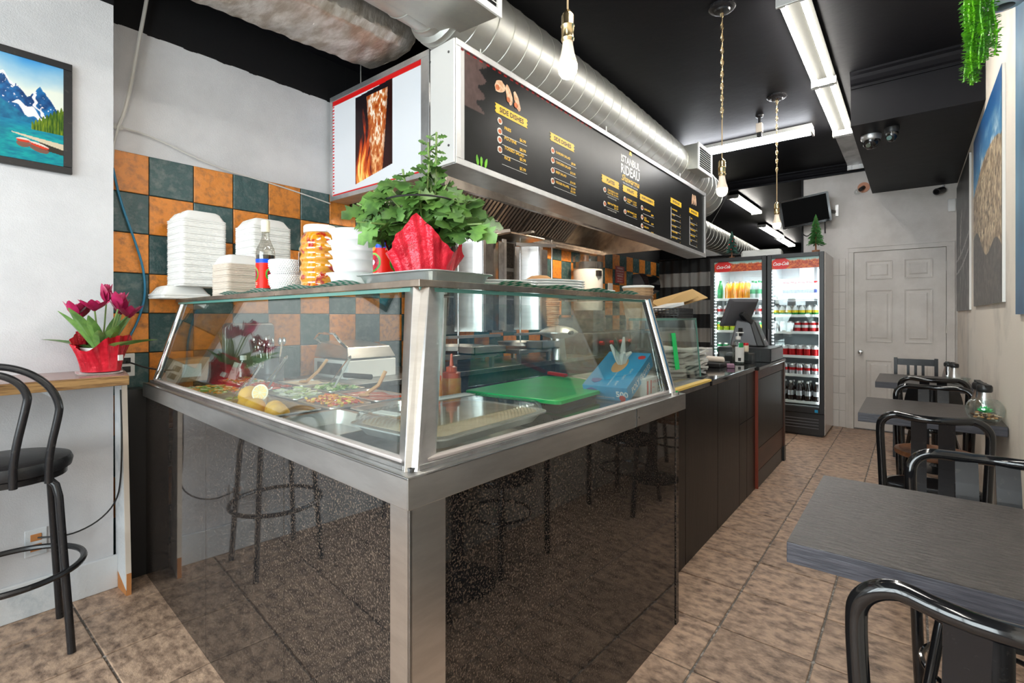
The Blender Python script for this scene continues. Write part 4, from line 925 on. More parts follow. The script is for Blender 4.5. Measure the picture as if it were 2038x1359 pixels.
def dome_cam(label, c, r, mk):
    t = thing('security_camera', label, 'camera', c); part('base', MB().lathe([(r*1.15,0),(r*1.15,-.025),(r,-.04)], c, 24), M[mk], t)
    part('shell', MB().lathe([(r,-.038),(r*.98,-.05),(r*.85,-.075),(r*.5,-.098),(.001,-.105)], c, 24, cap=False), M['black_gloss'], t)
    part('lens', MB().cyl((c[0]-.01,c[1]-.03,c[2]-.075),(c[0]-.015,c[1]-.065,c[2]-.09),.016,14), M['chrome'], t)
dome_cam('silver-based dome security camera under the dark soffit', (-.245,4.72,2.685), .058, 'alu')
dome_cam('smaller black dome camera beside the silver one', (-.115,4.62,2.685), .040, 'black_plastic')
bc = thing('security_camera', 'small black bullet camera in the corner above the white door', 'camera', (.24,6.93,2.63))
part('body', MB().cyl((.25,6.90,2.62),(.20,6.80,2.59),.034,18), M['black_plastic'], bc); part('lens', MB().cyl((.20,6.80,2.59),(.197,6.795,2.588),.022,14), M['black_gloss'], bc); part('arm', MB().tube([(.25,6.90,2.63),(.26,6.93,2.67),(.26,6.95,2.67)], .009, 8), M['wall_grey'], bc)
wl_ = thing('wall_lampholder', 'bare unlit clear bulb on a round copper plate on the white back wall', 'lamp', (-.44,6.95,2.75))
part('plate', MB().cyl((-.43,6.949,2.765),(-.43,6.935,2.765),.058,24), M['copper_plate'], wl_); part('socket', MB().cyl((-.43,6.935,2.765),(-.455,6.885,2.735),.022,14), M['black_plastic'], wl_)
Mz = (Vector((-.035,-.07,-.045))).to_track_quat('Z','Y').to_matrix(); part('bulb', MB().lathe([(.013,0),(.018,.02),(.030,.045),(.033,.065),(.026,.088),(.012,.10),(.001,.102)], (-.455,6.885,2.735), 18, Mz), PLC, wl_)
solo('motion_sensor', rloft(MB(), [(.06,.022,.008,2.39),(.066,.035,.012,2.42),(.066,.040,.012,2.50),(.06,.022,.008,2.52)], (.325,6.93)), M['white_plastic'], 'white motion sensor low in the corner right of the door', 'sensor', bevel=.002)
# television on its bracket
tv = thing('television', 'small flat black screen on a wall arm above the coolers, tilted down', 'screen', (-.98,6.75,2.55))
Mt = Matrix.Translation((-.99,6.78,2.545)) @ Matrix.Rotation(-.06,4,'Z') @ Matrix.Rotation(-.10,4,'Y') @ Matrix.Rotation(.16,4,'X')
part('casing', rloft(MB(), [(.50,.325,.012,-.03),(.515,.34,.015,0),(.515,.34,.015,.012)]).xf(Mt @ Matrix.Rotation(PI/2,4,'X')), M['black_gloss'], tv)
part('display', MB().box(-.235,.235,-.0135,-.012,-.145,.150).xf(Mt), M['screen'], tv)
part('bracket', MB().box(-.70,-.67,6.93,6.95,2.47,2.60).bar((-.70,6.94,2.52),(-.78,6.85,2.54),.02,.03).bar((-.78,6.85,2.54),(-.90,6.82,2.54),.02,.03), M['steel_dull'], tv)
cable('black_cord','loose cables dangling beneath the wall screen',[(-1.02,6.80,2.40),(-1.04,6.82,2.30),(-.98,6.85,2.24),(-.93,6.88,2.30),(-.88,6.9,2.34)],.006,'cable_black')
cable('black_cord','short black pull cord hanging right of the wall screen',[(-.79,6.8,2.42),(-.79,6.8,2.33),(-.788,6.8,2.26)],.007,'cable_black')
# hanging plant on right
hp = thing('hanging_plant', 'trailing bright green plastic plant in a white pot hung high on the right wall', 'plant', (.28,2.62,2.62))
part('pot', MB().lathe([(.030,0),(.055,.006),(.070,.03),(.075,.09),(.078,.13),(.074,.13),(.07,.10),(.001,.09)], (.275,2.66,2.475), 24, cap=False), M['porcelain'], hp)
part('hook', MB().bar((.30,2.70,2.59),(.37,2.70,2.60),.012,.012), M['chrome'], hp)
rs = random.Random(5)
for k in range(17):
    far = k%4 == 3; x0 = (.232 if far else .176)+rs.uniform(-.026,.026); y0 = 2.56+rs.uniform(-.06,.06); L_ = rs.uniform(.37,.42)*(.86 if far else 1); mb = MB(); lf_ = MB()
    pts = [(.26,2.62,2.60),(x0+.01,y0,2.615)]+[(x0+.006*math.sin(i*.9+k), y0+.006*math.cos(i*.7+k), 2.60-L_*i/10) for i in range(11)]
    sm_ = part('strand', mb.tube(pts, .003, 5), M['leaf_bright'], hp)
    nl = int(L_/.008)
    for i in range(nl):
        z = 2.60-L_*i/nl; c0 = Vector((x0+.006*math.sin(i*10/nl*.9+k), y0+.006*math.cos(i*10/nl*.7+k), z))
        for j in range(4):
            b = rs.uniform(0,2*PI); d = Vector((math.cos(b),math.sin(b),rs.uniform(-.6,.4))); s = Vector((-math.sin(b),math.cos(b),0)); l = rs.uniform(.014,.022)
            lf_.add([c0, c0+d*l*.6+s*.0055, c0+d*l, c0+d*l*.6-s*.0055], [(0,1,2,3)])
    part('foliage', lf_, M['leaf_bright'], sm_, kind='stuff')

# ================================================================ PICTURES ON THE RIGHT WALL
def wallpic(label, y0, y1, z0, z1, fn, nx=90, ny=90):
    t = thing('wall_picture', label, 'picture', (RW,(y0+y1)/2,z0))
    part('canvas', MB().box(RW-.014,RW-.001,y0,y1,z0,z1), M['paper'], t)
    printed('picture_print', (RW-.0155,y1,z0), (0,y0-y1,0), (0,0,z1-z0), nx, ny, fn, t)
def bw(u, v):
    n = vnoise(u*2,v*2.4,7,61); c = mix3([.10,.10,.10],[.52,.50,.49], n*1.8-.45); c = mix3(c, [.13,.13,.13], np.clip((v-.45)*2,0,1)*.75)
    t = (np.abs(u-.45-.08*np.sin(v*9)) < .05) & (v > .38) & (v < .74) & (vnoise(u*9,v*9,6,63) > .48); c = np.where(t[...,None], np.array([.72,.70,.68]), c)
    for q in (.30,.40): c = np.where((np.abs(v-q-.10*u**2) < .008)[...,None], np.array([.72,.71,.70]), c)
    return c
def rocks(u, v):
    sky = mix3([.45,.72,.86],[.05,.33,.56], (v-.55)*2.6); cl = np.clip((vnoise(u*1.5,v*2,8,71)-.50)*5,0,1)*np.clip((.92-v)*5,0,1)*np.clip((v-.6)*9,0,1); sky = mix3(sky,[.93,.93,.92],cl)
    n = vnoise(u*3,v*3,12,73); rk = mix3([.45,.36,.26],[.86,.78,.64], n*1.9-.45); hole = vnoise(u*6,v*5,9,75) > .66; rk = np.where(hole[...,None], rk*.35, rk)
    gr = mix3([.18,.17,.16],[.42,.38,.35], vnoise(u*3,v*5,9,77)*1.7-.4)
    c = np.where((v < .66+.12*np.sin(u*2.6)-.02*vnoise(u*9,v*0,9,1))[...,None], rk, sky)
    return np.where((v < .22+.18*(1-u)+.10*np.sin(u*9)*.5)[...,None], gr, c)
def sea(u, v): return mix3([.10,.33,.48],[.35,.60,.72], vnoise(u,v,5,81)*1.5-.3)
wallpic('tall grey photograph print, the farthest picture on the right wall', 5.38, 6.80, 1.345, 2.60, bw)
wallpic('photograph print of pale cave-dotted rocks under blue sky', 3.52, 5.00, 1.365, 2.575, rocks, 200, 200)
wallpic('blue photograph print cut off at the right edge of the picture', 1.75, 3.09, 1.30, 2.66, sea)

# ================================================================ DRINK COOLERS
SH = [.347+.012,.651,.857,1.122,1.306,1.501]
def cooler(x0, x1, label, side_m):
    y0, y1, H_ = 6.18, 6.92, 1.985; t = thing('drinks_cooler', label, 'refrigerator', ((x0+x1)/2,(y0+y1)/2,0), 0, 'drinks coolers')
    part('side', MB().box(x0,x0+.03,y0+.05,y1,.02,H_), M[side_m], t); part('side', MB().box(x1-.03,x1+.004,y0+.052,y1,.02,H_-.001), M[side_m], t)
    part('back', MB().box(x0+.03,x1-.03,y1-.03,y1,.28,H_), M['cooler_white'], t); part('roof', MB().box(x0,x1,y0+.05,y1,H_-.03,H_), M['black_plastic'], t)
    part('ceiling_liner', MB().box(x0+.03,x1-.03,y0+.08,y1-.03,1.90,1.92), M['cooler_white'], t)
    part('liner', MB().box(x0+.03,x0+.034,y0+.07,y1-.03,.30,1.90).box(x1-.034,x1-.03,y0+.07,y1-.03,.30,1.90).box(x0+.03,x1-.03,y0+.07,y1-.03,.30,.315), M['cooler_white'], t)
    f = MB(); f.box(x0,x0+.045,y0,y0+.05,.25,H_).box(x1-.045,x1,y0,y0+.05,.25,H_).box(x0+.045,x1-.045,y0,y0+.05,H_-.045,H_).box(x0+.045,x1-.045,y0,y0+.05,.25,.315)
    dr_ = part('door', f, M['black_plastic'], t, bevel=.003)
    part('pane', MB().box(x0+.045,x1-.045,y0+.020,y0+.026,.315,1.82), GLD, dr_)
    part('handle', MB().box(x0+.010,x0+.026,y0-.014,y0,.95,1.15), M['grey_plastic'], dr_, bevel=.003)
    g = part('grille', MB().box(x0,x1,y0+.01,y0+.05,.02,.245), M['black_plastic'], t, bevel=.003)
    for k in range(4): part('vent_slot', MB().box(x0+.10,x0+.13,y0+.004,y0+.011,.085+.032*k,.093+.032*k).box(x0+.17,x1-.05,y0+.004,y0+.011,.085+.032*k,.093+.032*k), M['grey_plastic'], g)
    part('base', MB().box(x0+.02,x1-.02,y0+.04,y1-.02,0,.03), M['black_plastic'], t)
    part('fan_guard', MB().cyl(((x0+x1)/2+.06,y0+.22,1.898),((x0+x1)/2+.06,y0+.22,1.885),.15,28), M['black_metal'], t)
    part('fan_spoke', MB().bar(((x0+x1)/2-.05,y0+.12,1.882),((x0+x1)/2+.17,y0+.32,1.882),.006,.004).bar(((x0+x1)/2-.05,y0+.32,1.882),((x0+x1)/2+.17,y0+.12,1.882),.006,.004), M['chrome'], t)
    for z in SH: part('wire_shelf', MB().box(x0+.035,x1-.035,y0+.072,y1-.06,z-.012,z-.004).box(x0+.035,x1-.035,y0+.066,y0+.073,z-.022,z+.008), M['white_plastic'], t, bevel=.001)
    for k in range(40): part('led', MB().box(x0+.050,x0+.056,y0+.052,y0+.056,.36+.0365*k,.374+.0365*k), M['led'], t)
    part('led_bar', MB().box(x1-.052,x1-.046,y0+.052,y0+.056,.35,1.80), M['led'], t)
    def head(u, v):
        n = vnoise(u*3,v*1.2,9,int(-x0*10)); c = mix3([.62,.16,.05],[.90,.52,.22], n*1.8-.4); c = mix3(c,[.35,.06,.03], np.clip(vnoise(u*5,v*2,12,91)*3-1.5,0,1)); c = mix3(c,[.62,.78,.76], np.clip((v-.58-.22*vnoise(u*3,v*0,9,93))*6,0,1))
        X = (u-.19)*2.9; Y = (v-.5)*.62; o = np.maximum(np.abs(X),np.abs(Y)*1.9+np.abs(X)*.45)*1.0
        c = np.where(((np.abs(X) < .50) & (np.abs(Y)+np.abs(X)*.55 < .47))[...,None], np.array([.80,.10,.08]), c); return c
    printed('header_print', (x0+.045,y0+.018,1.82), (x1-x0-.09,0,0), (0,0,.120), 100, 30, head, t)
    part('brand_text', MB().text('Coca-Cola', .055, (x0+.045+(x1-x0-.09)*.19, y0+.015,1.862), (1,0,.02), (.18,0,1), 'CENTER', shear=.25, bold=.0012, sx=.66), M['txt_white'], t, 'white flowing script lettering')
    if side_m == 'cooler_side': part('energy_sticker', MB().box(x1-.085,x1-.055,y0-.001,y0+.001,.262,.292), M['blue_print'], dr_)
    return t
cooler(-1.90,-1.285,'left glass-door drinks cooler, next to the striped curtain','black_plastic')
cooler(-1.275,-.727,'right glass-door drinks cooler, beside the white door','cooler_side')
for (x_,z_) in ((-1.6,1.86),(-1.0,1.86)): area('cooler_lamp', (x_,6.30,1.87), (0,0,0), .4,.08, 2.2, (.92,.97,1))
def can(cols, label, group):
    mb = MB(); pr = [(.024,0),(.031,.006),(.033,.012),(.033,.105),(.027,.118),(.026,.122)]
    mb.c = 0; mb.lathe(pr[:3], n=14, cap=False); mb.lathe([(.033,.012),(.033,.050)], n=14, cap=False); mb.c = 1; mb.lathe([(.033,.050),(.033,.080)], n=14, cap=False); mb.c = 2 if len(cols) > 2 else 0; mb.lathe([(.033,.080),(.033,.105)], n=14, cap=False)
    mb.c = len(cols); mb.lathe(pr[3:], n=14, cap=False); mb.lathe([(.026,.122),(.024,.119),(.001,.119)], n=14, cap=False)
    o = solo('drink_can', mb, [M[c] for c in cols]+[M['alu']], label, 'can', group, loc=(0,0,-5)); return o
def bottle(label, group, prof, segs, lid):
    mb = MB()
    for i,(a,b,c) in enumerate(segs): mb.c = i; mb.lathe(prof[a:b+1], n=14, cap=False)
    return solo('drink_bottle', mb, [M[c] for _,_,c in segs], label, 'bottle', group, loc=(0,0,-5))
DM('can_red', (.55,.008,.012), .25, .4); DM('can_silver', (.62,.62,.64), .28, .7); DM('can_lime', (.45,.62,.03), .25, .3); DM('can_yellow', (.80,.62,.03), .25, .3); DM('can_green', (.02,.36,.12), .25, .3); DM('can_white', (.75,.75,.75), .25)
DM('soda_orange', (.90,.33,.01), .12, coat=.5); DM('cola', (.012,.006,.005), .08, coat=.6); DM('milk', (.78,.78,.76), .3); DM('bottle_green', (.02,.24,.05), .1, coat=.5); DM('bottle_clear', (.45,.52,.50), .08, coat=.5); DM('label_blue', (.08,.11,.35), .4)
ORD = ['first','second','third','fourth','fifth','sixth','seventh','eighth']
def rowof(o, xs_, y, z, rows=1):
    base = o['label']; n = len(xs_)
    for r in range(rows):
        for i, x in enumerate(xs_):
            c = o
            if r or i: c = o.copy(); COL.objects.link(c)
            c.location = (x+.011*r, y+.09*r+random.uniform(-.006,.006), z); c.rotation_euler.z = random.uniform(-.5,.5)
            if n > 1 or rows > 1: c['label'] = base+(', '+('front','back')[r]+' row' if rows > 1 else '')+(', '+ORD[i]+' from left' if n > 1 else '')
YF = 6.30; dxc = .0735
def cans(cols, label, grp, x0, n, z, rows=2):
    o = can(cols, label, grp); rowof(o, [x0+dxc*i for i in range(n)], YF, z, rows)
RX, LX = -1.19, -1.82
cans(['can_silver','can_red','can_silver'],'silver and red can, second lowest shelf, right cooler','silver and red cans, right cooler',RX,6,SH[1]-.004)
cans(['can_red','can_red','can_white'],'red can, middle shelf, right cooler','red cans on the middle shelf, right cooler',RX,6,SH[2]-.004)
cans(['can_red','can_white','can_red'],'red can with white band, upper shelf, right cooler','red cans higher up, right cooler',RX+.20,4,SH[3]-.004)
cans(['can_silver','can_white','can_silver'],'pale silver can, upper shelf, right cooler','pale silver cans, right cooler',RX-.02,3,SH[3]-.004)
PET = [(.030,0),(.033,.01),(.033,.06),(.033,.11),(.030,.135),(.018,.175),(.013,.19),(.014,.192),(.014,.21),(.001,.211)]
def bots(segs, label, grp, xs_, z, s=1, rows=1, prof=PET):
    pr = [(a,b*s) for a,b in prof]; o = bottle(label, grp, pr, segs, None); rowof(o, xs_, YF, z, rows)
bots([(0,2,'cola'),(2,3,'can_silver'),(3,6,'cola'),(6,9,'white_plastic')],'cola bottle with silver label, bottom shelf','cola bottles on the bottom shelf',[RX+.05+.083*i for i in range(5)],SH[0]-.004,1.05,2)
bots([(0,2,'cola'),(2,3,'can_red'),(3,6,'cola'),(6,9,'black_plastic')],'cola bottle with red label, bottom shelf','cola bottles on the bottom shelf, left end',[RX-.03],SH[0]-.004,1.05,2)
MLK = [(.030,0),(.034,.01),(.034,.05),(.034,.085),(.031,.105),(.020,.135),(.019,.15),(.022,.152),(.022,.168),(.001,.169)]
bots([(0,2,'milk'),(2,3,'label_blue'),(3,7,'milk'),(7,9,'red_plastic')],'white red-capped yogurt drink bottle, top shelf','yogurt drink bottles on the top shelf',[RX+.07+.076*i for i in range(5)],SH[5]-.004,1.08,2,MLK)
bots([(0,2,'bottle_clear'),(2,3,'can_white'),(3,6,'bottle_clear'),(6,9,'alu')],'small clear bottle, top shelf, right cooler','small clear bottles on the top shelf',[RX-.04,RX+.04],SH[5]-.004,.7,2)
bots([(0,2,'bottle_green'),(2,3,'can_yellow'),(3,6,'can_white'),(6,9,'alu')],'small green bottle with yellow band, second shelf','small green bottles on the second shelf',[RX-.02+.066*i for i in range(7)],SH[4]-.004,.55,2)
bots([(0,2,'soda_orange'),(2,3,'soda_orange'),(3,6,'soda_orange'),(6,9,'alu')],'orange soda bottle, left cooler top shelf','orange soda bottles',[LX+.09+.068*i for i in range(4)],SH[5]-.004,1.02,2)
bots([(0,2,'bottle_green'),(2,3,'can_green'),(3,6,'bottle_green'),(6,9,'can_green')],'green soda bottle at the left end of the left cooler top shelf','green soda bottle, left end',[LX+.005],SH[5]-.004,1.08)
bots([(0,2,'bottle_clear'),(2,3,'can_green'),(3,6,'bottle_clear'),(6,9,'can_green')],'green-capped water bottle, left cooler top shelf','clear water bottles',[LX+.37+.067*i for i in range(3)],SH[5]-.004,1.0,2)
cans(['can_silver','can_red','can_silver'],'silver and red can, second shelf, left cooler','silver and red cans, left cooler',LX,8,SH[4]-.004,1)
cans(['can_lime','can_yellow','can_green'],'lime green and yellow can, left cooler','green and yellow cans, left cooler',LX,8,SH[3]-.004)
cans(['can_green','can_white','can_green'],'green and white can, low in left cooler','green and white cans, left cooler',LX,4,SH[2]-.004,1)
# little trees on top of coolers
def bottle_tree(label, c, h, tiers, mk, frost=False):
    t = thing('ornament_tree', label, 'ornament', c); s = h/.38
    part('pot', MB().lathe([(.030*s,0),(.036*s,.035*s),(.001,.035*s)], c, 16, cap=False), M['wood'], t); part('trunk', MB().cyl((c[0],c[1],c[2]+.03*s),(c[0],c[1],c[2]+.36*s),.008*s,8), M['wood'], t)
    rs = random.Random(3)
    for k in range(tiers):
        z0 = c[2]+(.085+.26*k/tiers)*s; rr = (.085*(1-k/tiers)+.018)*s; hh = .26/tiers*1.5*s; br = MB(); n = 150
        for i in range(n):
            a = rs.uniform(0,2*PI); q = rs.random(); r = rr*(1-q*.75)*rs.uniform(.75,1); z = z0+hh*q; b = Vector((c[0],c[1],z+.02*s)); e = Vector((c[0]+r*math.cos(a),c[1]+r*math.sin(a),z)); sd = Vector((-math.sin(a),math.cos(a),0))*.0028*s
            br.add([b-sd,b+sd,e+sd*1.6,e-sd*1.6],[(0,1,2,3)]); br.add([b-Vector((0,0,.003)),b+Vector((0,0,.003)),e+Vector((0,0,.004)),e-Vector((0,0,.004))],[(0,1,2,3)])
        part('branches', br, M[mk], t, kind='stuff')
    if frost:
        for i in range(18):
            a = i*2.4; q = i/18; r = .075*(1-q)*s; part('bauble', MB().ball((c[0]+r*math.cos(a),c[1]+r*math.sin(a),c[2]+(.10+.26*q)*s),.008,8), M['red_plastic'] if i%3 else M['chrome'], t)
bottle_tree('bright green miniature bottle-brush tree standing on the right cooler', (-.83,6.40,1.986), .42, 4, 'fir')
DM('fir_dark', (.02,.09,.06), .6, c2=(.10,.22,.18), scale=60)
bottle_tree('small dark frosted tree with red baubles standing on the left cooler', (-1.71,6.40,1.986), .34, 6, 'fir_dark', True)
solo('plastic_sack', MB().obox((-1.45,6.75,2.05),(.45,.25,.12),(0,0,.1)), M['cloth_white'], 'pale crumpled plastic sack lying on top behind the coolers', 'bag', bevel=.03)
# ================================================================ KITCHEN BEHIND THE COUNTER
kc = thing('kitchen_bench', 'long stainless worktop along the checkered tiled wall', 'worktop', (-2.78,3.5,0))
part('worktop', MB().box(-3.10,-2.46,1.55,6.2,.87,.905), M['steel_dull'], kc, bevel=.004)
part('front', MB().box(-3.08,-2.50,1.57,6.18,.0,.87), M['flue'], kc)
part('shelf', MB().box(-2.50,-2.47,1.57,6.18,.30,.34), M['steel_dull'], kc)
def broiler(label, y, x=-2.72):
    t = thing('shawarma_broiler', label, 'broiler', (x,y,.905), 0, 'vertical broilers')
    part('base', MB().box(x-.22,x+.24,y-.24,y+.24,.985,1.02), M['steel'], t, bevel=.004)
    for sx_ in (-.19,.21):
        for sy_ in (-.21,.21): part('leg', MB().box(x+sx_-.014,x+sx_+.014,y+sy_-.014,y+sy_+.014,.905,.99), M['steel'], t)
    part('rail', MB().box(x+.20,x+.225,y-.26,y+.30,1.135,1.155), M['steel'], t)
    part('column', MB().box(x-.26,x-.12,y-.17,y+.17,1.15,1.98), M['steel_dull'], t)
    for k in range(3):
        z = 1.22+.255*k; part('burner', MB().box(x-.125,x-.105,y-.115,y+.115,z,z+.22), M['broiler_mesh'], t)
    for s in (-1,1):
        a = y+s*.135; b = y+s*.235
        part('side_wing', MB().slab([(x-.12,a,1.17),(x+.09,b,1.17),(x+.09,b,1.93),(x-.12,a,1.93)], (0,s*.012,0)), M['steel'], t, bevel=.002)
        part('wing_edge', MB().box(x+.085,x+.10,min(b,b+s*.05),max(b,b+s*.05),1.17,1.93), M['steel'], t, bevel=.002)
        part('door_sheet', MB().slab([(x+.09,b+s*.01,1.18),(x+.10,b+s*.11,1.18),(x+.10,b+s*.11,1.90),(x+.09,b+s*.01,1.90)], (.008,0,0)), M['steel_dull'], t)
    part('canopy', MB().hexa([(x-.26,y-.22,1.955),(x+.15,y-.24,1.975),(x+.15,y+.24,1.975),(x-.26,y+.22,1.955),(x-.26,y-.22,1.985),(x+.15,y-.24,1.99),(x+.15,y+.24,1.99),(x-.26,y+.22,1.985)]), M['steel_warm'], t, bevel=.003)
    part('spit', MB().cyl((x+.06,y,1.02),(x+.06,y,2.02),.008,10), M['chrome'], t)
    part('crossbar', MB().bar((x-.2,y+.02,1.998),(x+.22,y-.03,2.010),.035,.014), M['steel'], t)
    part('drip_pan', MB().lathe([(.15,1.04),(.19,1.045),(.20,1.075),(.195,1.075),(.185,1.05),(.001,1.048)], (x+.06,y,0), 28, cap=False), M['steel'], t)
    return t
broiler('left tall stainless vertical broiler with three dark burners', 2.66)
broiler('right tall stainless vertical broiler, farther along the bench', 3.42)
mt = thing('motor_unit', 'small grey motor box with a red lever on top of the left broiler', 'motor', (-2.60,2.80,2.0))
part('box', MB().box(-2.62,-2.50,2.80,2.93,1.955,2.035), M['alu'], mt, bevel=.003); part('plate', MB().box(-2.499,-2.495,2.84,2.93,1.96,2.03), M['black_plastic'], mt)
part('shaft', MB().cyl((-2.56,2.87,1.87),(-2.56,2.87,1.955),.008,10), M['chrome'], mt); part('lever', MB().cyl((-2.56,2.80,1.985),(-2.60,2.56,1.90),.007,8), M['red_plastic'], mt)
part('arm', MB().bar((-2.66,2.62,1.90),(-2.42,2.98,1.955),.022,.022), M['steel'], mt)
part('arm', MB().bar((-2.60,3.28,1.90),(-2.40,3.58,1.90),.026,.026), M['steel'], mt)
me_ = thing('meat_spit', 'cone of layered roasted meat on a spit beyond the right broiler', 'meat', (-2.60,3.82,.905))
pr = []
for i in range(34): z = 1.20+.30*i/33; pr.append((.055+.025*i/33+(.008 if i%2 else -.002)+random.uniform(-.004,.004), z))
part('meat', MB().lathe(pr, (-2.60,3.82,0), 26), M['meat'], me_); part('spit', MB().cyl((-2.6,3.82,.91),(-2.6,3.82,2.0),.008,10), M['chrome'], me_)
part('stand', MB().lathe([(.09,0),(.09,.02),(.02,.03),(.015,.25)], (-2.6,3.82,.905), 20), M['steel'], me_)
dp = thing('catering_dish', 'round steel dish with a black knob standing on the bench beyond the broilers', 'dish', (-2.42,3.62,.905))
part('dish', MB().lathe([(.06,.905),(.07,.92),(.05,1.10),(.14,1.125),(.17,1.15),(.17,1.158),(.12,1.19),(.05,1.21),(.001,1.212)], (-2.38,3.60,0), 28, cap=False), M['steel'], dp); part('knob', MB().cyl((-2.22,3.52,1.155),(-2.18,3.50,1.16),.016,12), M['black_plastic'], dp)
def pan_box(label, x0,x1,y0,y1,z0,z1):
    t = thing('steel_tray', label, 'tray', ((x0+x1)/2,(y0+y1)/2,z0), 0, None)
    part('tray', MB().box(x0,x1,y0,y1,z0,z0+.01).box(x0,x0+.006,y0,y1,z0,z1).box(x1-.006,x1,y0,y1,z0,z1).box(x0,x1,y0,y0+.006,z0,z1).box(x0,x1,y1-.006,y1,z0,z1), M['steel'], t); return t
pan_box('low square steel tray under the left broiler', -2.52,-2.36,2.52,2.86,1.022,1.075)
pan_box('deeper steel tray under the right broiler', -2.50,-2.34,3.30,3.60,1.022,1.085)
# panini press / steel box at the left of the bench
pp = thing('contact_grill', 'white and steel contact grill on the bench behind the salad pans', 'grill', (-2.83,1.95,.905))
part('body', MB().box(-3.05,-2.66,1.72,2.08,.905,1.02), M['white_plastic'], pp, bevel=.006); part('lid', MB().hexa([(-3.05,1.72,1.03),(-2.66,1.72,1.03),(-2.66,2.08,1.03),(-3.05,2.08,1.03),(-3.03,1.74,1.13),(-2.70,1.74,1.10),(-2.70,2.06,1.10),(-3.03,2.06,1.13)]), M['steel'], pp, bevel=.006)
part('handle', MB().tube([(-3.0,1.74,1.12),(-3.0,1.70,1.15),(-2.92,1.69,1.185),(-2.76,1.69,1.185),(-2.70,1.70,1.13),(-2.70,1.74,1.10)], .009, 8), M['chrome'], pp)
part('control_panel', MB().box(-3.0,-2.72,1.716,1.72,.925,1.0), M['steel_dull'], pp)
gr = thing('flat_grill', 'wide stainless flat-top grill with red knobs farther down the bench', 'grill', (-2.75,5.0,.905))
part('body', MB().box(-3.08,-2.47,4.35,5.75,.905,1.12), M['steel_dull'], gr, bevel=.004); part('plate', MB().box(-3.06,-2.60,4.37,5.73,1.12,1.13), M['black_metal'], gr); part('splash_guard', MB().box(-3.09,-3.07,4.35,5.75,1.12,1.28), M['steel_dull'], gr)
for k in range(6): part('knob', MB().cyl((-2.47,4.50+.22*k,1.02),(-2.43,4.50+.22*k,1.02),.022,14), M['red_plastic'], gr)
tr = thing('squeeze_bottle_caddy', 'clear plastic jug hanging on the tiles near the grill', 'jug', (-2.9,4.98,1.55))
part('drum', MB().lathe([(.155,1.36),(.165,1.38),(.165,1.80),(.160,1.82)], (-2.86,4.93,0), 30), M['cloth_white'], tr); part('lid', MB().lathe([(.168,1.82),(.168,1.97),(.15,1.985)], (-2.86,4.93,0), 30, cap=True), PLC, tr)
part('band', MB().lathe([(.1665,1.84),(.1665,1.90)], (-2.86,4.93,0), 30, cap=False), M['seam_dark'], tr); part('switch', MB().box(-2.72,-2.68,4.87,4.94,1.74,1.80).xf(Matrix.Translation((0.0,-.02,0))), M['black_plastic'], tr)
part('stand', MB().box(-2.98,-2.72,4.80,5.06,1.13,1.36), M['steel_dull'], tr)
tr['label'] = 'tall white drum with clear lid standing on the grill, under the hood end'; tr['category'] = 'drum'; tr.name = 'food_drum'
rsn = thing('notice_sign', 'small red printed notice on the tiled wall right of the drum', 'sign', (-3.10,6.2,1.74))
part('sheet', MB().box(-3.104,-3.100,6.07,6.33,1.745,1.975), M['red_dark'], rsn)
tx = MB()
for i,s in enumerate(('WARNING','ONLY TRAINED STAFF','TO USE APPLIANCE','WARNING','KEEP CLEAR OF','HOT SURFACES')): tx.text(s, .034 if s=='WARNING' else .022, (-3.0995,6.20,1.935-.035*i), (0,1,0), (0,0,1), 'CENTER')
part('lettering', tx, M['txt_white'], rsn)
td = thing('towel_dispenser', 'black and grey paper towel dispenser on the tiles by the curtain', 'dispenser', (-3.0,6.8,1.6))
part('shell', loft(MB(), [[(-3.10+a*.24,y,1.60+b*.30) for a,b in ((0,.05),(.45,0),(.95,.22),(1.0,.5),(.90,.85),(.55,1.0),(0,1.0))] for y in (6.62,6.64,7.0,7.02)], smooth=False), M['black_gloss'], td, bevel=.008)
part('side_cover', loft(MB(), [[(-3.10+a*.20,y,1.62+b*.27) for a,b in ((0,.05),(.45,0),(.80,.22),(.85,.5),(.62,.85),(.45,1.0),(0,1.0))] for y in (6.60,6.618)], smooth=False), M['grey_plastic'], td)
solo('switch_plate', MB().box(-3.104,-3.095,5.86,5.98,1.60,1.73), M['white_plastic'], 'cream switch plate on the tiles below the red notice', 'switch')

# ================================================================ ON TOP OF THE DELI CASE
def top(x, y): return (x, y, TT)
# checked liner papers
def checked(name, label, quad, n, m):
    q = [Vector(p) for p in quad]; t = thing(name, label, 'paper liner', tuple(q[0])); a_, b_ = MB(), MB()
    def W(u,v): 
        p = q[0]*(1-u)*(1-v)+q[1]*u*(1-v)+q[2]*u*v+q[3]*(1-u)*v; e_ = max(0,1-v*7) if n > m else max(0,1-u*7); return p+Vector((0,0,.0012+.0012*math.sin(u*17)*math.sin(v*9)+e_*(.010+.005*math.sin((u if n > m else v)*23))))
    for i in range(n):
        for j in range(m):
            mb = a_ if (i+j)%2 else b_; mb.add([W(i/n,j/m),W((i+1)/n,j/m),W((i+1)/n,(j+1)/m),W(i/n,(j+1)/m)],[(0,1,2,3)])
    part('paper', a_, M['paper'], t); part('check_print', b_, M['check_green'], t); return t
DM('check_green', (.03,.30,.20), .6)
def lq(a0,a1,b0,b1,z): return [P(a0,b0,z),P(a1,b0,z),P(a1,b1,z),P(a0,b1,z)]
checked('checked_liner', 'green and white checked paper under the bowls and jars at the case edge', lq(.45,1.55,.142,.52,TT), 60, 16)
checked('checked_liner', 'green and white checked paper under the plates on the aisle side', lq(.146,.50,.45,1.33,TT), 16, 46)
TT2 = TT+.004
def clam_unit(s, h, rs_=.02): return s
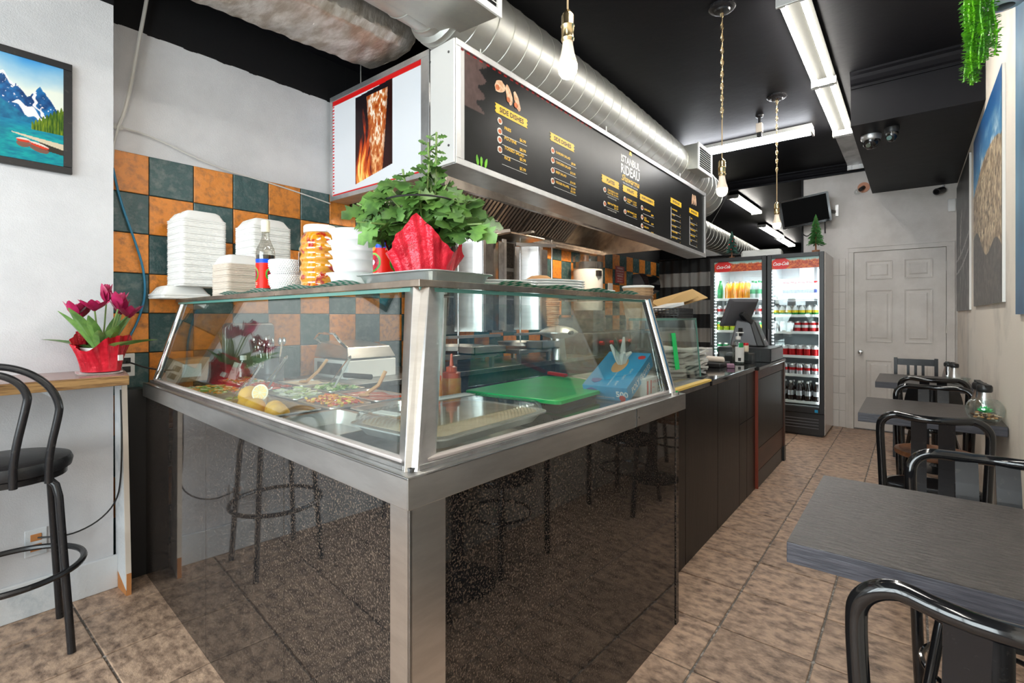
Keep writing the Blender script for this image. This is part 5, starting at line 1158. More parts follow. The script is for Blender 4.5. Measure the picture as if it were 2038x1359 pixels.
def clamstack(label, cx_, cy_, sz, z0, nlay, dz, mk, group, rot=0, split=True, lid=True):
    t = thing('foam_container_stack', label, 'container stack', (cx_,cy_,z0), rot, group)
    # every nested container shows a rim: one part each
    base = None
    for i in range(nlay):
        z = dz*i; g = .0025*math.sin(i*1.7)
        if base is None:
            mb = rloft(MB(), [(sz-.006,sz-.006,.018,0),(sz,sz,.02,dz*.45),(sz,sz,.02,dz*.65),(sz-.008,sz-.008,.018,dz*.98)], smooth=False)
            base = part('container', mb, M[mk], t, local=True); o = base
        else: o = base.copy(); COL.objects.link(o)
        o.location = (g, -g*.6, z)
    zt = dz*nlay
    if lid:
        w2 = sz/2-.004
        for s in ((-1,1) if split else (0,)):
            cxx = s*sz*.255; wd = (sz*.43 if split else sz*.94)
            mb = rloft(MB(), [(wd,sz*.94,.018,zt),(wd*.80,sz*.74,.018,zt+.034),(wd*.66,sz*.62,.018,zt+.041)], (cxx,0))
            part('lid_dome', mb, M['foam'], t, local=True)
            for k in range(5):
                xx = cxx+wd*(-.30+.15*k); part('rib', MB().bar((xx,-sz*.45,zt+.006),(xx,-sz*.36,zt+.031),.006,.004), M['foam'], t, local=True)
    return t
clamstack('single white foam takeout box at the bottom left, under the tall stack', -2.985,.935,.225,TT+.001,2,.013,'foam','foam boxes', 0, False)
clamstack('tallest white stack of foam takeout boxes, at the left end of the case top', -2.925,.995,.215,TT+.064,39,.0088,'foam','tall foam stacks')
clamstack('second tall stack of white foam boxes, behind the syrup bottle', -2.70,1.235,.21,TT+.001,43,.0088,'foam','tall foam stacks', 0, False)
clamstack('short cream stack of foam boxes in front of the tall stacks', -2.405,.985,.165,TT+.001,19,.0076,'kraft_foam','short foam stack', 0, False)
def syrup(label, x, y, s=1, rz=0):
    t = thing('syrup_bottle', label, 'bottle', (x,y,TT2), rz, 'dark syrup bottles')
    part('glass', MB().lathe([(r*s,z*s) for r,z in ((.030,0),(.036,.006),(.036,.165),(.034,.185),(.022,.212),(.0145,.232),(.0135,.265))], n=28, cap=False), M['syrup_glass'] , t, local=True)
    part('syrup', MB().lathe([(r*s,z*s) for r,z in ((.029,.004),(.0345,.008),(.0345,.160),(.001,.160))], n=28), M['cola'], t, local=True)
    part('cap', MB().lathe([(r*s,z*s) for r,z in ((.0165,.255),(.0165,.300),(.015,.303))], n=20).lathe([(r*s,z*s) for r,z in ((.0175,.272),(.0175,.276))], n=20), M['lemon_pith'], t, local=True)
    def lab(u, v):
        c = np.ones(u.shape+(3,))*np.array([.82,.12,.07]); c = np.where((v > .86)[...,None], np.array([.05,.30,.78]), c)
        for cx_ in (.30,.80):
            X = (u-cx_)*2.6; Y = (v-.48)*1.75; r = np.sqrt(X**2+Y**2)
            c = np.where((r < .46)[...,None], mix3([.15,.55,.15],[.70,.85,.45],(v-.4)*2), c); c = np.where((r < .37)[...,None], mix3([.85,.10,.12],[.30,.05,.25], vnoise(u*6,v*4,9,7)*1.6-.3), c); c = np.where((r < .12)[...,None], np.array([.95,.8,.85]), c)
            c = np.where((((u-cx_)*3)**2+((v-.86)*3)**2 < .045)[...,None], np.array([.95,.55,.2]), c)
            for q in (.12,.18): c = np.where(((np.abs(v-q) < .018) & (np.abs(u-cx_) < .14) & (np.sin(u*260) > -.5))[...,None], np.array([.93,.75,.65]), c)
            c = np.where(((np.abs(v-.05) < .012) & (np.abs(u-cx_) < .08))[...,None], np.array([.9,.9,.9]), c)
        return c
    Rr = .0368*s; Mi = ORG[t.name]
    def gm(a, b): A_ = -PI*.5-PI*.80+a*PI*1.6; return tuple(Mi @ Vector((Rr*math.cos(A_),Rr*math.sin(A_),(.025+.118*b)*s)))
    o = printed('label_print', (0,0,0), (1,0,0), (0,1,0), 90, 70, lab, None, 'vcol_gloss', gm=gm)
    me = o.data; 
    for v in me.vertices: v.co = Mi.inverted() @ v.co
    o.parent = t; return t
M['syrup_glass'] = glass('syrup_glass', (.80,.78,.74), .08, .02, .8)
syrup('dark syrup bottle with bright red label beside the white textured bowls', -2.165,1.0, 1.05, .5)
syrup('dark syrup bottle with red label half hidden by the red-wrapped plant', -1.365,1.02, 1.02, .75)
def bowl_t(label, x, y, z, dim=True):
    def pr(): return [(.030,0),(.038,.004),(.058,.025),(.0655,.055),(.0665,.080),(.064,.080),(.060,.05),(.001,.02)]
    t = thing('textured_bowl', label, 'bowl', (x,y,z), 0, 'white textured bowls'); part('bowl', MB().lathe(pr(), n=40, cap=False), M['porcelain'], t, local=True)
    d = MB()
    for j in range(8):
        for i in range(44):
            a = 2*PI*(i+.5*(j%2))/44; zz = .022+.0075*j; r = .055+.011*math.sin(min(1,(zz-.02)/.04)*PI/2); d.ball((r*math.cos(a),r*math.sin(a),zz),.0036,6)
    part('dimples', d, M['porcelain'], t, local=True, kind='stuff')
    return t
bowl_t('lower white textured bowl of the pair beside the pickle jar', -2.055,1.035,TT2); bowl_t('upper white textured bowl, stacked in the lower one', -2.055,1.035,TT2+.062)
jr = thing('pickle_jar', 'big clear plastic jar of bright orange and red pickled peppers with white lid', 'jar', (-1.885,1.09,TT2))
DM('pickle', (.86,.36,.01), .16, c2=(.55,.03,.01), scale=26, lo=.52, hi=.60, spec=.6, coat=.5, bump=.3, bscale=20, detail=3)
rb_ = [(.055,0),(.066,.006)]+[(.0745+.0035*math.sin(i*PI/3.0), .012+.195*i/30) for i in range(31)]+[(.070,.225),(.060,.242),(.055,.246)]
part('jar_body', MB().lathe(rb_, (-1.885,1.09,TT2), 36), M['pickle'], jr); part('shell', MB().lathe([(r+.002,z) for r,z in rb_], (-1.885,1.09,TT2), 36, cap=False), PLC, jr)
part('lid', MB().lathe([(.060,.244),(.063,.246),(.063,.268),(.059,.274),(.001,.275)], (-1.885,1.09,TT2), 32, cap=False), M['white_plastic'], jr)
lb_ = MB(); lb_.grid(lambda a,b: (-1.885+.0805*math.cos(-2.45+a*.55), 1.09+.0805*math.sin(-2.45+a*.55), TT2+.085+.08*b), 8, 1); part('label', lb_, M['paper'], jr)
lt = MB()
for k in range(6): lt.grid(lambda a,b,k=k: (-1.885+.081*math.cos(-2.40+a*.42), 1.09+.081*math.sin(-2.40+a*.42), TT2+.095+.011*k+.003*b), 6, 1)
part('label_print', lt, M['label_blue'], jr)
wb_ = [(.040,0),(.045,.003),(.066,.010),(.079,.024),(.083,.040),(.095,.050),(.098,.053),(.093,.053),(.078,.040),(.058,.014),(.001,.010)]
for k, (dz, lab) in enumerate(((0,'lowest wide white bowl of the stack of five'),(.045,'fourth wide white bowl from the top of the stack'),(.077,'middle wide white bowl of the stack'),(.112,'second wide white bowl from the top of the stack'),(.152,'topmost wide white bowl of the stack'))):
    q = [(r*(1 if k in (0,3,4) else .93),z*1.12) for r,z in wb_]; solo('white_bowl', MB().lathe(q, n=40, cap=False), M['porcelain'], lab+' beside the syrup bottle', 'bowl', 'stacked wide white bowls', loc=(-1.575+.002*k,1.045,TT2+dz))
# aluminium tray with red-wrapped plant
at = thing('aluminium_tray', 'dull aluminium tray carrying the red-wrapped plant at the case corner', 'tray', (-1.10,.97,TT))
ca, sa = math.cos(-.03), math.sin(-.03)
part('tray', rloft(MB(), [(.30,.22,.03,TT+.001),(.325,.245,.035,TT+.026),(.345,.265,.04,TT+.028),(.345,.265,.04,TT+.031),(.322,.242,.035,TT+.029),(.296,.216,.03,TT+.004)], (-1.115,.975), smooth=False), M['alu'], at, bevel=.001)
pl = thing('potted_chrysanthemum', 'leafy green plant in a pot wrapped in shiny red foil on the aluminium tray', 'plant', (-1.125,.985,TT+.005))
pc = (-1.125,.985,TT+.006)
part('pot', MB().lathe([(.060,0),(.078,.11),(.080,.115),(.072,.108),(.001,.10)], pc, 24, cap=False), M['black_plastic'], pl)
def pk(A_):   # one tall pointed corner toward the viewer, lower pointed corners round the sides
    v = .52
    for c0, h_, w_ in ((-.92,.62,.95),(.55,.40,.35),(-2.45,.30,.30),(1.9,.40,.5),(2.9,.3,.4)):
        d = abs((A_-c0+PI)%(2*PI)-PI); v = max(v, .52+h_*max(0,1-d/w_))
    return v
red_wrap(pl, pc, .078, .112, .165, seed=5, pts_=pk)
part('ink_print', MB().text('*', .05, (pc[0]-.01+.06,pc[1]-.105,pc[2]+.07), (.78,.62,0), (0,0,1)), M['red_dark'], pl)
rs = random.Random(11)
def maple(c, d, L_, up=(0,0,1)):
    # lobed leaf: outline fan
    d = Vector(d).normalized(); s = d.cross(Vector(up)).normalized(); n_ = s.cross(d).normalized(); out = [(0,0),(.18,.10),(.30,.34),(.42,.20),(.58,.42),(.66,.20),(.82,.26),(1,0)]
    L = [c+d*a*L_+s*b*L_+n_*(-.22*L_*a*a+.12*L_*b) for a,b in out]; R = [c+d*a*L_-s*b*L_+n_*(-.22*L_*a*a+.12*L_*b) for a,b in out[1:-1]]
    mid = [c+d*a*L_+n_*(-.22*L_*a*a) for a,b in out]; v = L+R+mid; nL = len(out); fs = []
    mi_ = lambda i: nL+len(R)+i
    for i in range(nL-1):
        fs.append([mi_(i), L_i(i), L_i(i+1), mi_(i+1)]); 
        r0 = None if i == 0 else nL+i-1; r1 = None if i+1 == nL-1 else nL+i
        q = [mi_(i)]+[mi_(i+1)]+([r1] if r1 is not None else [])+([r0] if r0 is not None else [])
        if len(q) > 2: fs.append(q)
    return v, fs
L_i = lambda i: i
tops = [(-.17,-.02,.30),(-.13,.05,.33),(-.06,-.05,.34),(.02,.04,.37),(.08,-.03,.32),(.13,.04,.30),(.17,0,.27),(-.02,.0,.30),(.05,.08,.33),(-.10,-.08,.26),(.11,-.07,.25),(.0,-.09,.28),(-.2,.03,.23),(.19,.06,.22),(-.08,.1,.3),(.10,.11,.30),(.02,-.03,.40)]
for k,(dx,dy,dz) in enumerate(tops+[(-.22,-.05,.17),(.2,-.06,.16),(-.15,-.12,.15),(-.24,.02,.26)]):
    # spread mostly across the view direction
    rx, ry = .779, .627; e = Vector((pc[0]+dx*rx*.86-dy*ry*.9, pc[1]+dx*ry*.86+dy*rx*.9, pc[2]+.05+dz*.74)); b = Vector((pc[0]+dx*.12,pc[1]+dy*.12,pc[2]+.10)); m_ = b*.45+e*.55+Vector((0,0,.03))
    st = part('stem', MB().tube([b,m_,e], .0028, 6), M['stem'], pl)
    for j in range(13):
        t_ = .30+.70*rs.random(); c0 = b*(1-t_)**2+m_*2*t_*(1-t_)+e*t_*t_; a = rs.uniform(0,2*PI); d = Vector((math.cos(a),math.sin(a),rs.uniform(-1.0,.45)))
        v, f = maple(c0, d, rs.uniform(.055,.088), (.45+rs.uniform(-.5,.5),-.75+rs.uniform(-.5,.5),.7)); part('leaf', MB().add(v,f,True), M['leaf'], st)
# tall sprigs
for (dx,dz,n_) in ((.035,.47,9),(.010,.44,8),(-.065,.36,5)):
    e = Vector((pc[0]+dx*.78, pc[1]+dx*.63, pc[2]+dz-.02)); b = Vector((pc[0]+.02,pc[1]+.01,pc[2]+.12)) if dx > 0 else Vector((pc[0]-.03,pc[1]-.02,pc[2]+.12)); st = part('stem', MB().tube([b,(b+e)/2+Vector((.006,0,0)),e], .0032, 6), M['stem'], pl)
    for j in range(n_*2):
        t_ = .52+.48*j/(n_*2); c0 = b.lerp(e, t_); a = j*2.4; d = Vector((math.cos(a),math.sin(a),.35)); v, f = maple(c0, d, .046*(1.2-.5*t_), (.5,-.7,.6)); part('leaf', MB().add(v,f,True), M['leaf'], st)
part('plant_stake', MB().tube([(pc[0]-.075,pc[1]-.055,pc[2]+.05),(pc[0]-.088,pc[1]-.060,pc[2]+.235)], .0032, 6), M['black_plastic'], pl)
part('plant_stake', MB().tube([(pc[0]-.11*math.cos(q),pc[1]+.10*math.sin(q)-.02,pc[2]+.235) for q in np.linspace(0,2*PI,25)[:-1]], .0028, 6, True), M['black_plastic'], pl)
# plates on aisle side
def plate(label, x, y, z, a, b, rz):
    return solo('white_plate', MB().lathe([(.60,0),(.66,.0),(.98,.016),(1,.018),(.99,.020),(.66,.006),(.001,.005)], n=40, cap=False).xf(Matrix.Diagonal((a,b,1,1))), M['porcelain'], label, 'plate', 'white plates on the glass case', loc=(x,y,z), rz=rz)
for k in range(2): plate(('lower','upper')[k]+' oval white plate of the pile nearest the aluminium tray', -1.13,1.36,TT2+.009*k, .15,.10,1.5)
for k in range(4): plate(('bottom','third','second','top')[k]+' oval white plate in the middle pile on the case', -1.14,1.68,TT2+.010*k, .155,.11,1.4)
plate('single white plate near the far end of the case top', -1.10,1.93,TT2,.12,.09,1.4)
solo('bread_roll', MB().lathe([(.0,0),(.05,.004),(.055,.012),(.035,.024),(.001,.028)], n=20, cap=False), M['wood_spoon'], 'small brown bun on the far side of the middle plate pile', 'bread', loc=(-1.22,1.70,TT2+.052))
# on second glass case: kraft bowls, basket, envelopes
def kbowl(label, x, y, z, r, h, mk='kraft'):
    return solo('kraft_bowl', MB().lathe([(r*.80,0),(r*.985,h-.004),(r*1.02,h-.003),(r*1.02,h),(r*.97,h),(r*.80,.006),(.001,.006)], n=36, cap=False), M[mk], label, 'bowl', 'stacked kraft paper bowls', loc=(x,y,z))
for k in range(5): kbowl(('lowest','fourth','third','second','topmost')[k]+' brown kraft bowl in the stack on the small display case', -1.20,2.62,1.2805+.017*k, .084,.100)
solo('bowl_lid', MB().lathe([(.084,0),(.088,.004),(.088,.010),(.078,.014),(.001,.016)], n=36, cap=False), M['foam'], 'pale lid resting on the stack of kraft bowls', 'lid', loc=(-1.20,2.62,1.2805+.068+.100))
bs = thing('basket', 'black perforated plastic basket on the small display case', 'basket', (-1.15,2.87,1.2805))
def bw_(x0,y0,x1,y1):
    mb = MB(); n_ = 12; d = Vector((x1-x0,y1-y0,0)); nn = Vector((d.y,-d.x,0)).normalized()*.004; p0 = Vector((x0,y0,1.2805))
    for i in range(n_+1): q = p0+d*i/n_; mb.bar(q+Vector((0,0,.002)), q+Vector((0,0,.055)), .006,.003,(d.x,d.y,.01))
    for z in (.003,.016,.029,.042,.056): mb.bar(p0+Vector((0,0,z)), p0+d+Vector((0,0,z)), .003,.005)
    return mb
for q in ((-1.30,2.75,-1.02,2.75),(-1.02,2.75,-1.02,2.985),(-1.02,2.985,-1.30,2.985),(-1.30,2.985,-1.30,2.75)): part('side', bw_(*q), M['black_plastic'], bs)
part('base', MB().box(-1.30,-1.02,2.75,2.985,1.281,1.284), M['black_plastic'], bs)
def envel(label, c, sz, rot, mk, cat='envelope'):
    return solo('envelope' if mk=='manila' else 'paper_stack', MB().obox(c, sz, rot), M[mk], label, cat, bevel=.001)
envel('brown manila envelope sticking up out of the black basket', (-1.13,2.92,1.375), (.30,.20,.006), (.25,-.35,.4), 'manila'); envel('second manila envelope fanned behind the first', (-1.10,2.97,1.392), (.28,.18,.006), (.35,-.28,.75), 'manila')
envel('white folded papers leaning on the manila envelopes', (-1.12,2.86,1.352), (.17,.10,.018), (.15,-.25,.45), 'paper', 'paper')
# flatbread / linen stack beside the small case
for k in range(8):
    w_ = random.uniform(-.012,.012); mb = MB()
    def fn(a,b,k=k,w_=w_): return ((a-.5)*.30, (b-.5)*.46, .010*math.sin(a*7+k)*.5+.006*math.sin(b*9+k*2))
    mb.grid(fn, 12, 14); mb.grid(lambda a,b,k=k: (fn(a,b)[0], fn(a,b)[1], fn(a,b)[2]+.014), 12, 14)
    fr_ = [fn(i/12,0) for i in range(13)]+[fn(1,j/14) for j in range(1,15)]+[fn(1-i/12,1) for i in range(1,13)]+[fn(0,1-j/14) for j in range(1,14)]; n_ = len(fr_)
    mb.add(fr_+[(x,y,z+.014) for x,y,z in fr_], [(i,(i+1)%n_,(i+1)%n_+n_,i+n_) for i in range(n_)])
    solo('folded_bag', mb, M['cloth_white'], ('bottom','seventh','sixth','fifth','fourth','third','second','top')[k]+' flat white bag of the floppy pile inside and beyond the small case', 'bag', 'pile of white bags', loc=(-1.22+w_,3.20-w_,.926+.020*k))

# ================================================================ INSIDE THE CASE
DZ = .9055
def gn_pan(label, a0,a1,b0,b1, zt=.955):
    t = thing('food_pan', label, 'pan', tuple(P((a0+a1)/2,(b0+b1)/2,zt-.05)), 0, None)
    c = P((a0+a1)/2,(b0+b1)/2,0); w_, h_ = a1-a0, b1-b0; ang = math.atan2(eF.y,eF.x)-PI/2
    mb = rloft(MB(), [(w_-.05,h_-.05,.02,zt-.048),(w_-.03,h_-.03,.025,zt-.002),(w_-.006,h_-.006,.02,zt),(w_-.004,h_-.004,.02,zt-.004)][::1], (0,0), cap=(True,False), smooth=False)
    mb.xf(Matrix.Translation(c) @ Matrix.Rotation(ang,4,'Z')); part('pan', mb, M['steel'], t); return c
def heap(name, label, c, w_, h_, z, mk, n, r, sc=(1,1,.5), cat='food', st=True, hgt=.03, seed=1):
    rs = random.Random(seed); mb = MB(); mks = mk if isinstance(mk, list) else [mk]
    for i in range(n):
        u, v = rs.uniform(-1,1), rs.uniform(-1,1); hz = hgt*(1-.6*max(abs(u),abs(v)))*rs.random(); mb.c = rs.randrange(len(mks)) if len(mks) > 1 else 0
        q = MB().ball((0,0,0), r*rs.uniform(.6,1.2), 6, sc).xf(Matrix.Translation((c[0]+u*w_/2, c[1]+v*h_/2, z+hz)) @ Matrix.Rotation(rs.uniform(0,3),4,'Z') @ Matrix.Rotation(rs.uniform(-.7,.7),4,'X')); mb.add(q.v,q.f,True)
    o = solo(name, mb, [M[k] for k in mks], label, cat); o['kind'] = 'stuff'; return o
DM('veg_green', (.16,.34,.05), .45); DM('veg_pale', (.62,.70,.38), .5); DM('veg_red', (.72,.08,.03), .35); DM('veg_orange', (.88,.36,.05), .4); DM('veg_yellow', (.88,.66,.10), .4); DM('veg_white', (.80,.80,.70), .45)
DM('sauce_red', (.50,.08,.035), .2, c2=(.38,.05,.02), scale=30, bump=.2); DM('sauce_cream', (.78,.66,.50), .3)
rows = [  # a0,a1,b0,b1
 ('pan of shredded lettuce and peppers nearest the left wall',1.56,1.90,.085,.285),('nearly empty pan of greens left of the lemons',1.35,1.545,.085,.285),
 ('front pan holding lemons',.90,1.335,.09,.285),('deep empty steel pan left of the corner mullion',.48,.86,.10,.34),
 ('pan of chopped salad at the back left',1.82,2.10,.31,.48),('pan of pink pickles behind the tongs',1.52,1.80,.31,.48),('pan of shredded white cabbage behind the lemons',1.17,1.46,.30,.48),('pan of chopped red and yellow peppers',.87,1.15,.30,.48),
 ('long pan of red sauce',.88,1.22,.50,.69),('pan of cream dip with a wooden spoon',1.53,1.80,.50,.69),('pan of sliced green pickles',1.25,1.50,.50,.69),('empty steel pan beside the red sauce',.58,.85,.36,.60)]
pcs = [gn_pan(*r) for r in rows]
heap('shredded_salad','shredded lettuce with orange bits in the pan nearest the left wall',pcs[0],.28,.14,.950,['veg_green','veg_pale','veg_orange'],160,.011,(1.6,.5,.35),hgt=.02,seed=1)
heap('shredded_salad','green leaves low in the pan left of the lemons',pcs[1],.15,.14,.925,['veg_green','veg_pale'],70,.010,(1.5,.6,.35),seed=2)
heap('chopped_salad','chopped salad in the back left pan',pcs[4],.23,.12,.945,['veg_green','veg_white','veg_orange'],140,.010,(1.3,.6,.4),seed=3)
heap('pink_pickles','pink and red pickles behind the tongs',pcs[5],.23,.12,.945,['veg_red','sauce_red'],110,.010,(1.5,.5,.4),seed=4)
heap('shredded_cabbage','shredded white cabbage behind the lemons',pcs[6],.22,.12,.950,['veg_white','veg_pale'],130,.013,(2.0,.35,.35),hgt=.035,seed=5)
heap('chopped_peppers','bright red and yellow chopped peppers',pcs[7],.22,.12,.952,['veg_red','veg_orange','veg_yellow'],190,.010,(1.2,.7,.5),hgt=.03,seed=6)
heap('pickle_slices','sliced green pickles in the pan by the tongs',pcs[10],.2,.13,.945,['veg_green','veg_pale'],120,.012,(1.1,1.0,.3),seed=7)
for nm,c,w_,h_,mk,lb in (('red_sauce',pcs[8],.31,.16,'sauce_red','smooth brick red sauce filling the long pan'),('cream_dip',pcs[9],.24,.16,'sauce_cream','pale cream dip in the pan with a wooden spoon')):
    mb = MB(); mb.grid(lambda a,b: (c[0]+(a-.5)*w_, c[1]+(b-.5)*h_, .948+.003*math.sin(a*13)*math.sin(b*11)), 14, 14); o = solo(nm, mb, M[mk], lb, 'food'); o['kind'] = 'stuff'
lc = pcs[2]
def lemon(label, dx, dy, z, rz, s=1):
    t = thing('lemon', label, 'lemon', (lc[0]+dx,lc[1]+dy,z), rz, 'lemons in the front pan')
    pr = [(.001,-.043),(.007,-.040),(.014,-.035),(.028,-.023),(.034,-.008),(.034,.008),(.028,.023),(.014,.035),(.007,.040),(.001,.043)]
    part('fruit', MB().lathe([(r*s,z_*s) for r,z_ in pr], (0,0,0), 22, Matrix.Rotation(PI/2,3,'X'), cap=False), M['lemon'], t, local=True); return t
lemon('largest whole lemon at the left of the front pan', -.165,-.005,.972,.9,1.2); lemon('whole lemon second from the left in the front pan', -.085,-.050,.948,2.2,1.0); lemon('whole lemon in the middle of the front pan under the cut half', -.005,-.055,.950,.7,1.08); lemon('whole lemon at the right end of the front pan', .145,-.045,.950,2.5,1.0); lemon('whole lemon behind the cut half', .055,-.01,.945,1.2,1.0)
lh = thing('lemon_half', 'cut lemon half facing the viewer on top of the whole lemons', 'lemon', (lc[0]-.02,lc[1]-.02,1.005))
Mq = Vector((.55,-.80,.25)).to_track_quat('Z','Y').to_matrix(); cc = (lc[0]-.02,lc[1]-.03,1.003)
part('rind', MB().lathe([(.001,-.028),(.02,-.020),(.031,-.004),(.032,0)], cc, 28, Mq, cap=False), M['lemon'], lh); part('pith', MB().lathe([(.032,0),(.001,.0005)], cc, 28, Mq, cap=False), M['lemon_pith'], lh)
sg = MB()
for i in range(9):
    a0 = 2*PI*i/9+.06; a1 = 2*PI*(i+1)/9-.06; sg.add([Vector(cc)+Mq @ Vector(q) for q in ((.003*math.cos((a0+a1)/2),.003*math.sin((a0+a1)/2),.0015),(.026*math.cos(a0),.026*math.sin(a0),.0015),(.027*math.cos((a0+a1)/2),.027*math.sin((a0+a1)/2),.0015),(.026*math.cos(a1),.026*math.sin(a1),.0015))], [(0,1,2,3)])
part('segment', sg, M['lemon_flesh'], lh)
def utensil(name, label, pts, r, mk, cat, blade=None):
    t = thing(name, label, cat, pts[0]); part('handle', MB().tube(pts, r, 8), M[mk], t)
    if blade: part('head', MB().ball(blade, .03, 14, (1,.75,.25)), M[mk], t)
utensil('wooden_spoon', 'wooden spoon with a hole in its handle standing in the cream dip', [tuple(pcs[9]+Vector((.0,0,.955))), tuple(pcs[9]+Vector((.06,.03,1.01))), tuple(pcs[9]+Vector((.11,.05,1.07)))], .008, 'wood_spoon', 'spoon', tuple(pcs[9]+Vector((-.01,-.01,.955))))
utensil('wooden_spoon', 'orange-handled wooden spoon lying in the long pan of red sauce', [tuple(pcs[8]+Vector((-.02,-.02,.955))), tuple(pcs[8]+Vector((0,.03,.99))), tuple(pcs[8]+Vector((.01,.06,1.05)))], .009, 'wood_spoon', 'spoon', tuple(pcs[8]+Vector((-.02,-.03,.952))))
for k,(i,dx) in enumerate(((1,.05),(10,.0),(5,.03))):
    c = pcs[i]+Vector((dx,0,0)); t = thing('tongs', ('steel tongs standing in the pan left of the lemons','steel tongs leaning in the pan of green pickles','steel tongs in the pan of pink pickles')[k], 'tongs', tuple(c+Vector((0,0,.95))))
    for s in (-1,1): part('arm', MB().bar(c+Vector((s*.030,-.03,.945)), c+Vector((s*.008+.01,.07,1.085)), .014,.002), M['chrome'], t)
    part('bow', MB().tube([c+Vector((-.008+.01+.0,.07,1.085)),c+Vector((.01,.078,1.095)),c+Vector((.018,.07,1.085))], .006, 6), M['chrome'], t)
# cutlery tin
tn = thing('cutlery_tin', 'dark grey ribbed tin marked CUTLERY packed with spoons', 'tin', (-2.80,1.31,.905))
rings = []
for z,k in ((.0,1),(.02,1),(.024,1.02),(.028,1),(.05,1),(.054,1.02),(.058,1),(.085,1),(.13,1.05),(.135,1.08),(.138,1.08),(.136,1.04)): rings.append((.185*k,.105*k,.03,.925+z))
part('tin', rloft(MB(), rings, (-2.80,1.31), cap=(True,False)), M['tin_grey'], tn)
part('liner', rloft(MB(), [(.18,.10,.03,1.03),(.18,.10,.03,1.032)], (-2.80,1.31)), M['dark_hole'], tn)
part('lettering', MB().text('CUTLERY', .032, (-2.79,1.2505,1.012), (1,0,0), (0,-.1,1), 'CENTER', bold=.0012), M['txt_white'], tn)
rs = random.Random(4)
for k in range(16):
    x0 = -2.80+rs.uniform(-.07,.07); y0 = 1.31+rs.uniform(-.03,.03); dx = (x0+2.80)*.9+rs.uniform(-.03,.03); z1 = 1.10+rs.uniform(-.01,.06)
    t = thing('spoon', 'steel spoon standing bowl-up in the cutlery tin', 'spoon', (x0,y0,.94), 0, 'spoons in the cutlery tin')
    part('handle', MB().bar((x0,y0,.935),(x0+dx,y0+rs.uniform(-.02,.02),z1),.006,.002), M['chrome'], t); part('bowl', MB().ball((x0+dx*1.05,y0,z1+.012),.019,10,(.8,.45,1.15)), M['chrome'], t)
pn = thing('paper_note', 'small handwritten white note card beside the cutlery tin', 'note', (-2.78,1.12,.95))
part('card', MB().slab([(-2.86,1.12,.962),(-2.72,1.10,.962),(-2.71,1.13,1.045),(-2.85,1.15,1.045)], (0,.001,0)), M['paper'], pn)
tx = MB()
for i,s in enumerate(('ASK US ABOUT','VEGGIE SAUCE','NUTS','IN DIPS')): tx.text(s, .013, (-2.79,1.108+.006*i,1.024-.017*i), (1,-.14,0), (0,.3,1), 'CENTER')
part('lettering', tx, M['txt_black'], pn)
kb = thing('paper_bag', 'open brown paper bag with a white label at the left end of the case', 'bag', (-2.86,.93,.97))
part('bag', MB().hexa([(-2.93,.86,.966),(-2.80,.86,.966),(-2.80,1.0,.966),(-2.93,1.0,.966),(-2.94,.85,1.075),(-2.79,.85,1.07),(-2.79,1.01,1.085),(-2.94,1.01,1.08)]), M['kraft'], kb, bevel=.004)
part('label', MB().slab([(-2.795,.885,.99),(-2.795,.97,.99),(-2.787,.97,1.055),(-2.787,.885,1.055)], (.001,0,0)), M['paper'], kb)
wbt = thing('water_bottle', 'clear plastic water bottle with pale cap behind the front pans', 'bottle', (-2.66,1.16,.905))
part('bottle', MB().lathe([(.028,.91),(.031,.915),(.031,1.02),(.026,1.045),(.012,1.07),(.012,1.085)], (-2.55,1.07,0), 20), PLC, wbt); part('cap', MB().lathe([(.014,1.078),(.014,1.098),(.012,1.10)], (-2.55,1.07,0), 16), M['white_plastic'], wbt)
solo('food_processor_lid', rloft(MB(), [(.30,.27,.02,0),(.33,.30,.03,.008),(.31,.28,.03,.03)]).xf(Matrix.Translation((-3.098,1.33,1.09)) @ Matrix.Rotation(PI/2,4,'Y')), M['steel_dull'], 'grey rectangular lid leaning on the tiles behind the cutlery tin', 'lid', bevel=.003)
# foil tray with clear domed lid near the corner
ft = thing('foil_tray', 'large foil tray with crimped clear plastic lid beside the corner mullion', 'tray', (-1.06,1.03,.965))
FTM = Matrix.Translation((-1.052,1.035,0)) @ Matrix.Rotation(.03,4,'Z')
fw_, fh_ = .36,.50
part('base', rloft(MB(), [(fw_-.06,fh_-.06,.04,.9665),(fw_-.02,fh_-.02,.05,.992),(fw_+.004,fh_+.004,.05,.994),(fw_+.004,fh_+.004,.05,.998)], smooth=False).xf(FTM), M['alu'], ft)
DM('filling', (.50,.33,.17), .4, c2=(.66,.50,.32), scale=14, bump=.2)
part('filling', rloft(MB(), [(fw_-.04,fh_-.04,.05,.985),(fw_-.04,fh_-.04,.05,.9985)]).xf(FTM), M['filling'], ft)
N_ = 200; pts0 = []
def crimp(w_, h_, r, z, amp):
    base_ = rrect(w_, h_, r, 6); P0 = [Vector((x,y,z)) for x,y in base_]; per = [(P0[i],P0[(i+1)%len(P0)]) for i in range(len(P0))]; tot = sum((b-a).length for a,b in per); out = []; s_ = 0; k = 0; acc = 0
    for i in range(N_*2):
        tgt = tot*i/(N_*2)
        while acc+(per[k][1]-per[k][0]).length < tgt: acc += (per[k][1]-per[k][0]).length; k += 1
        q = per[k][0].lerp(per[k][1], (tgt-acc)/max(1e-6,(per[k][1]-per[k][0]).length)); f = 1+(amp if i%4 < 2 else -amp); out.append((q.x*f,q.y*f,z))
    return out
mb = loft(MB(), [crimp(fw_,fh_,.05,.999,0), crimp(fw_-.012,fh_-.012,.05,1.002,0), crimp(fw_-.03,fh_-.03,.045,1.022,.016), crimp(fw_-.045,fh_-.045,.04,1.027,.010), crimp(fw_-.07,fh_-.07,.035,1.021,0)], cap=(False,True), smooth=False)
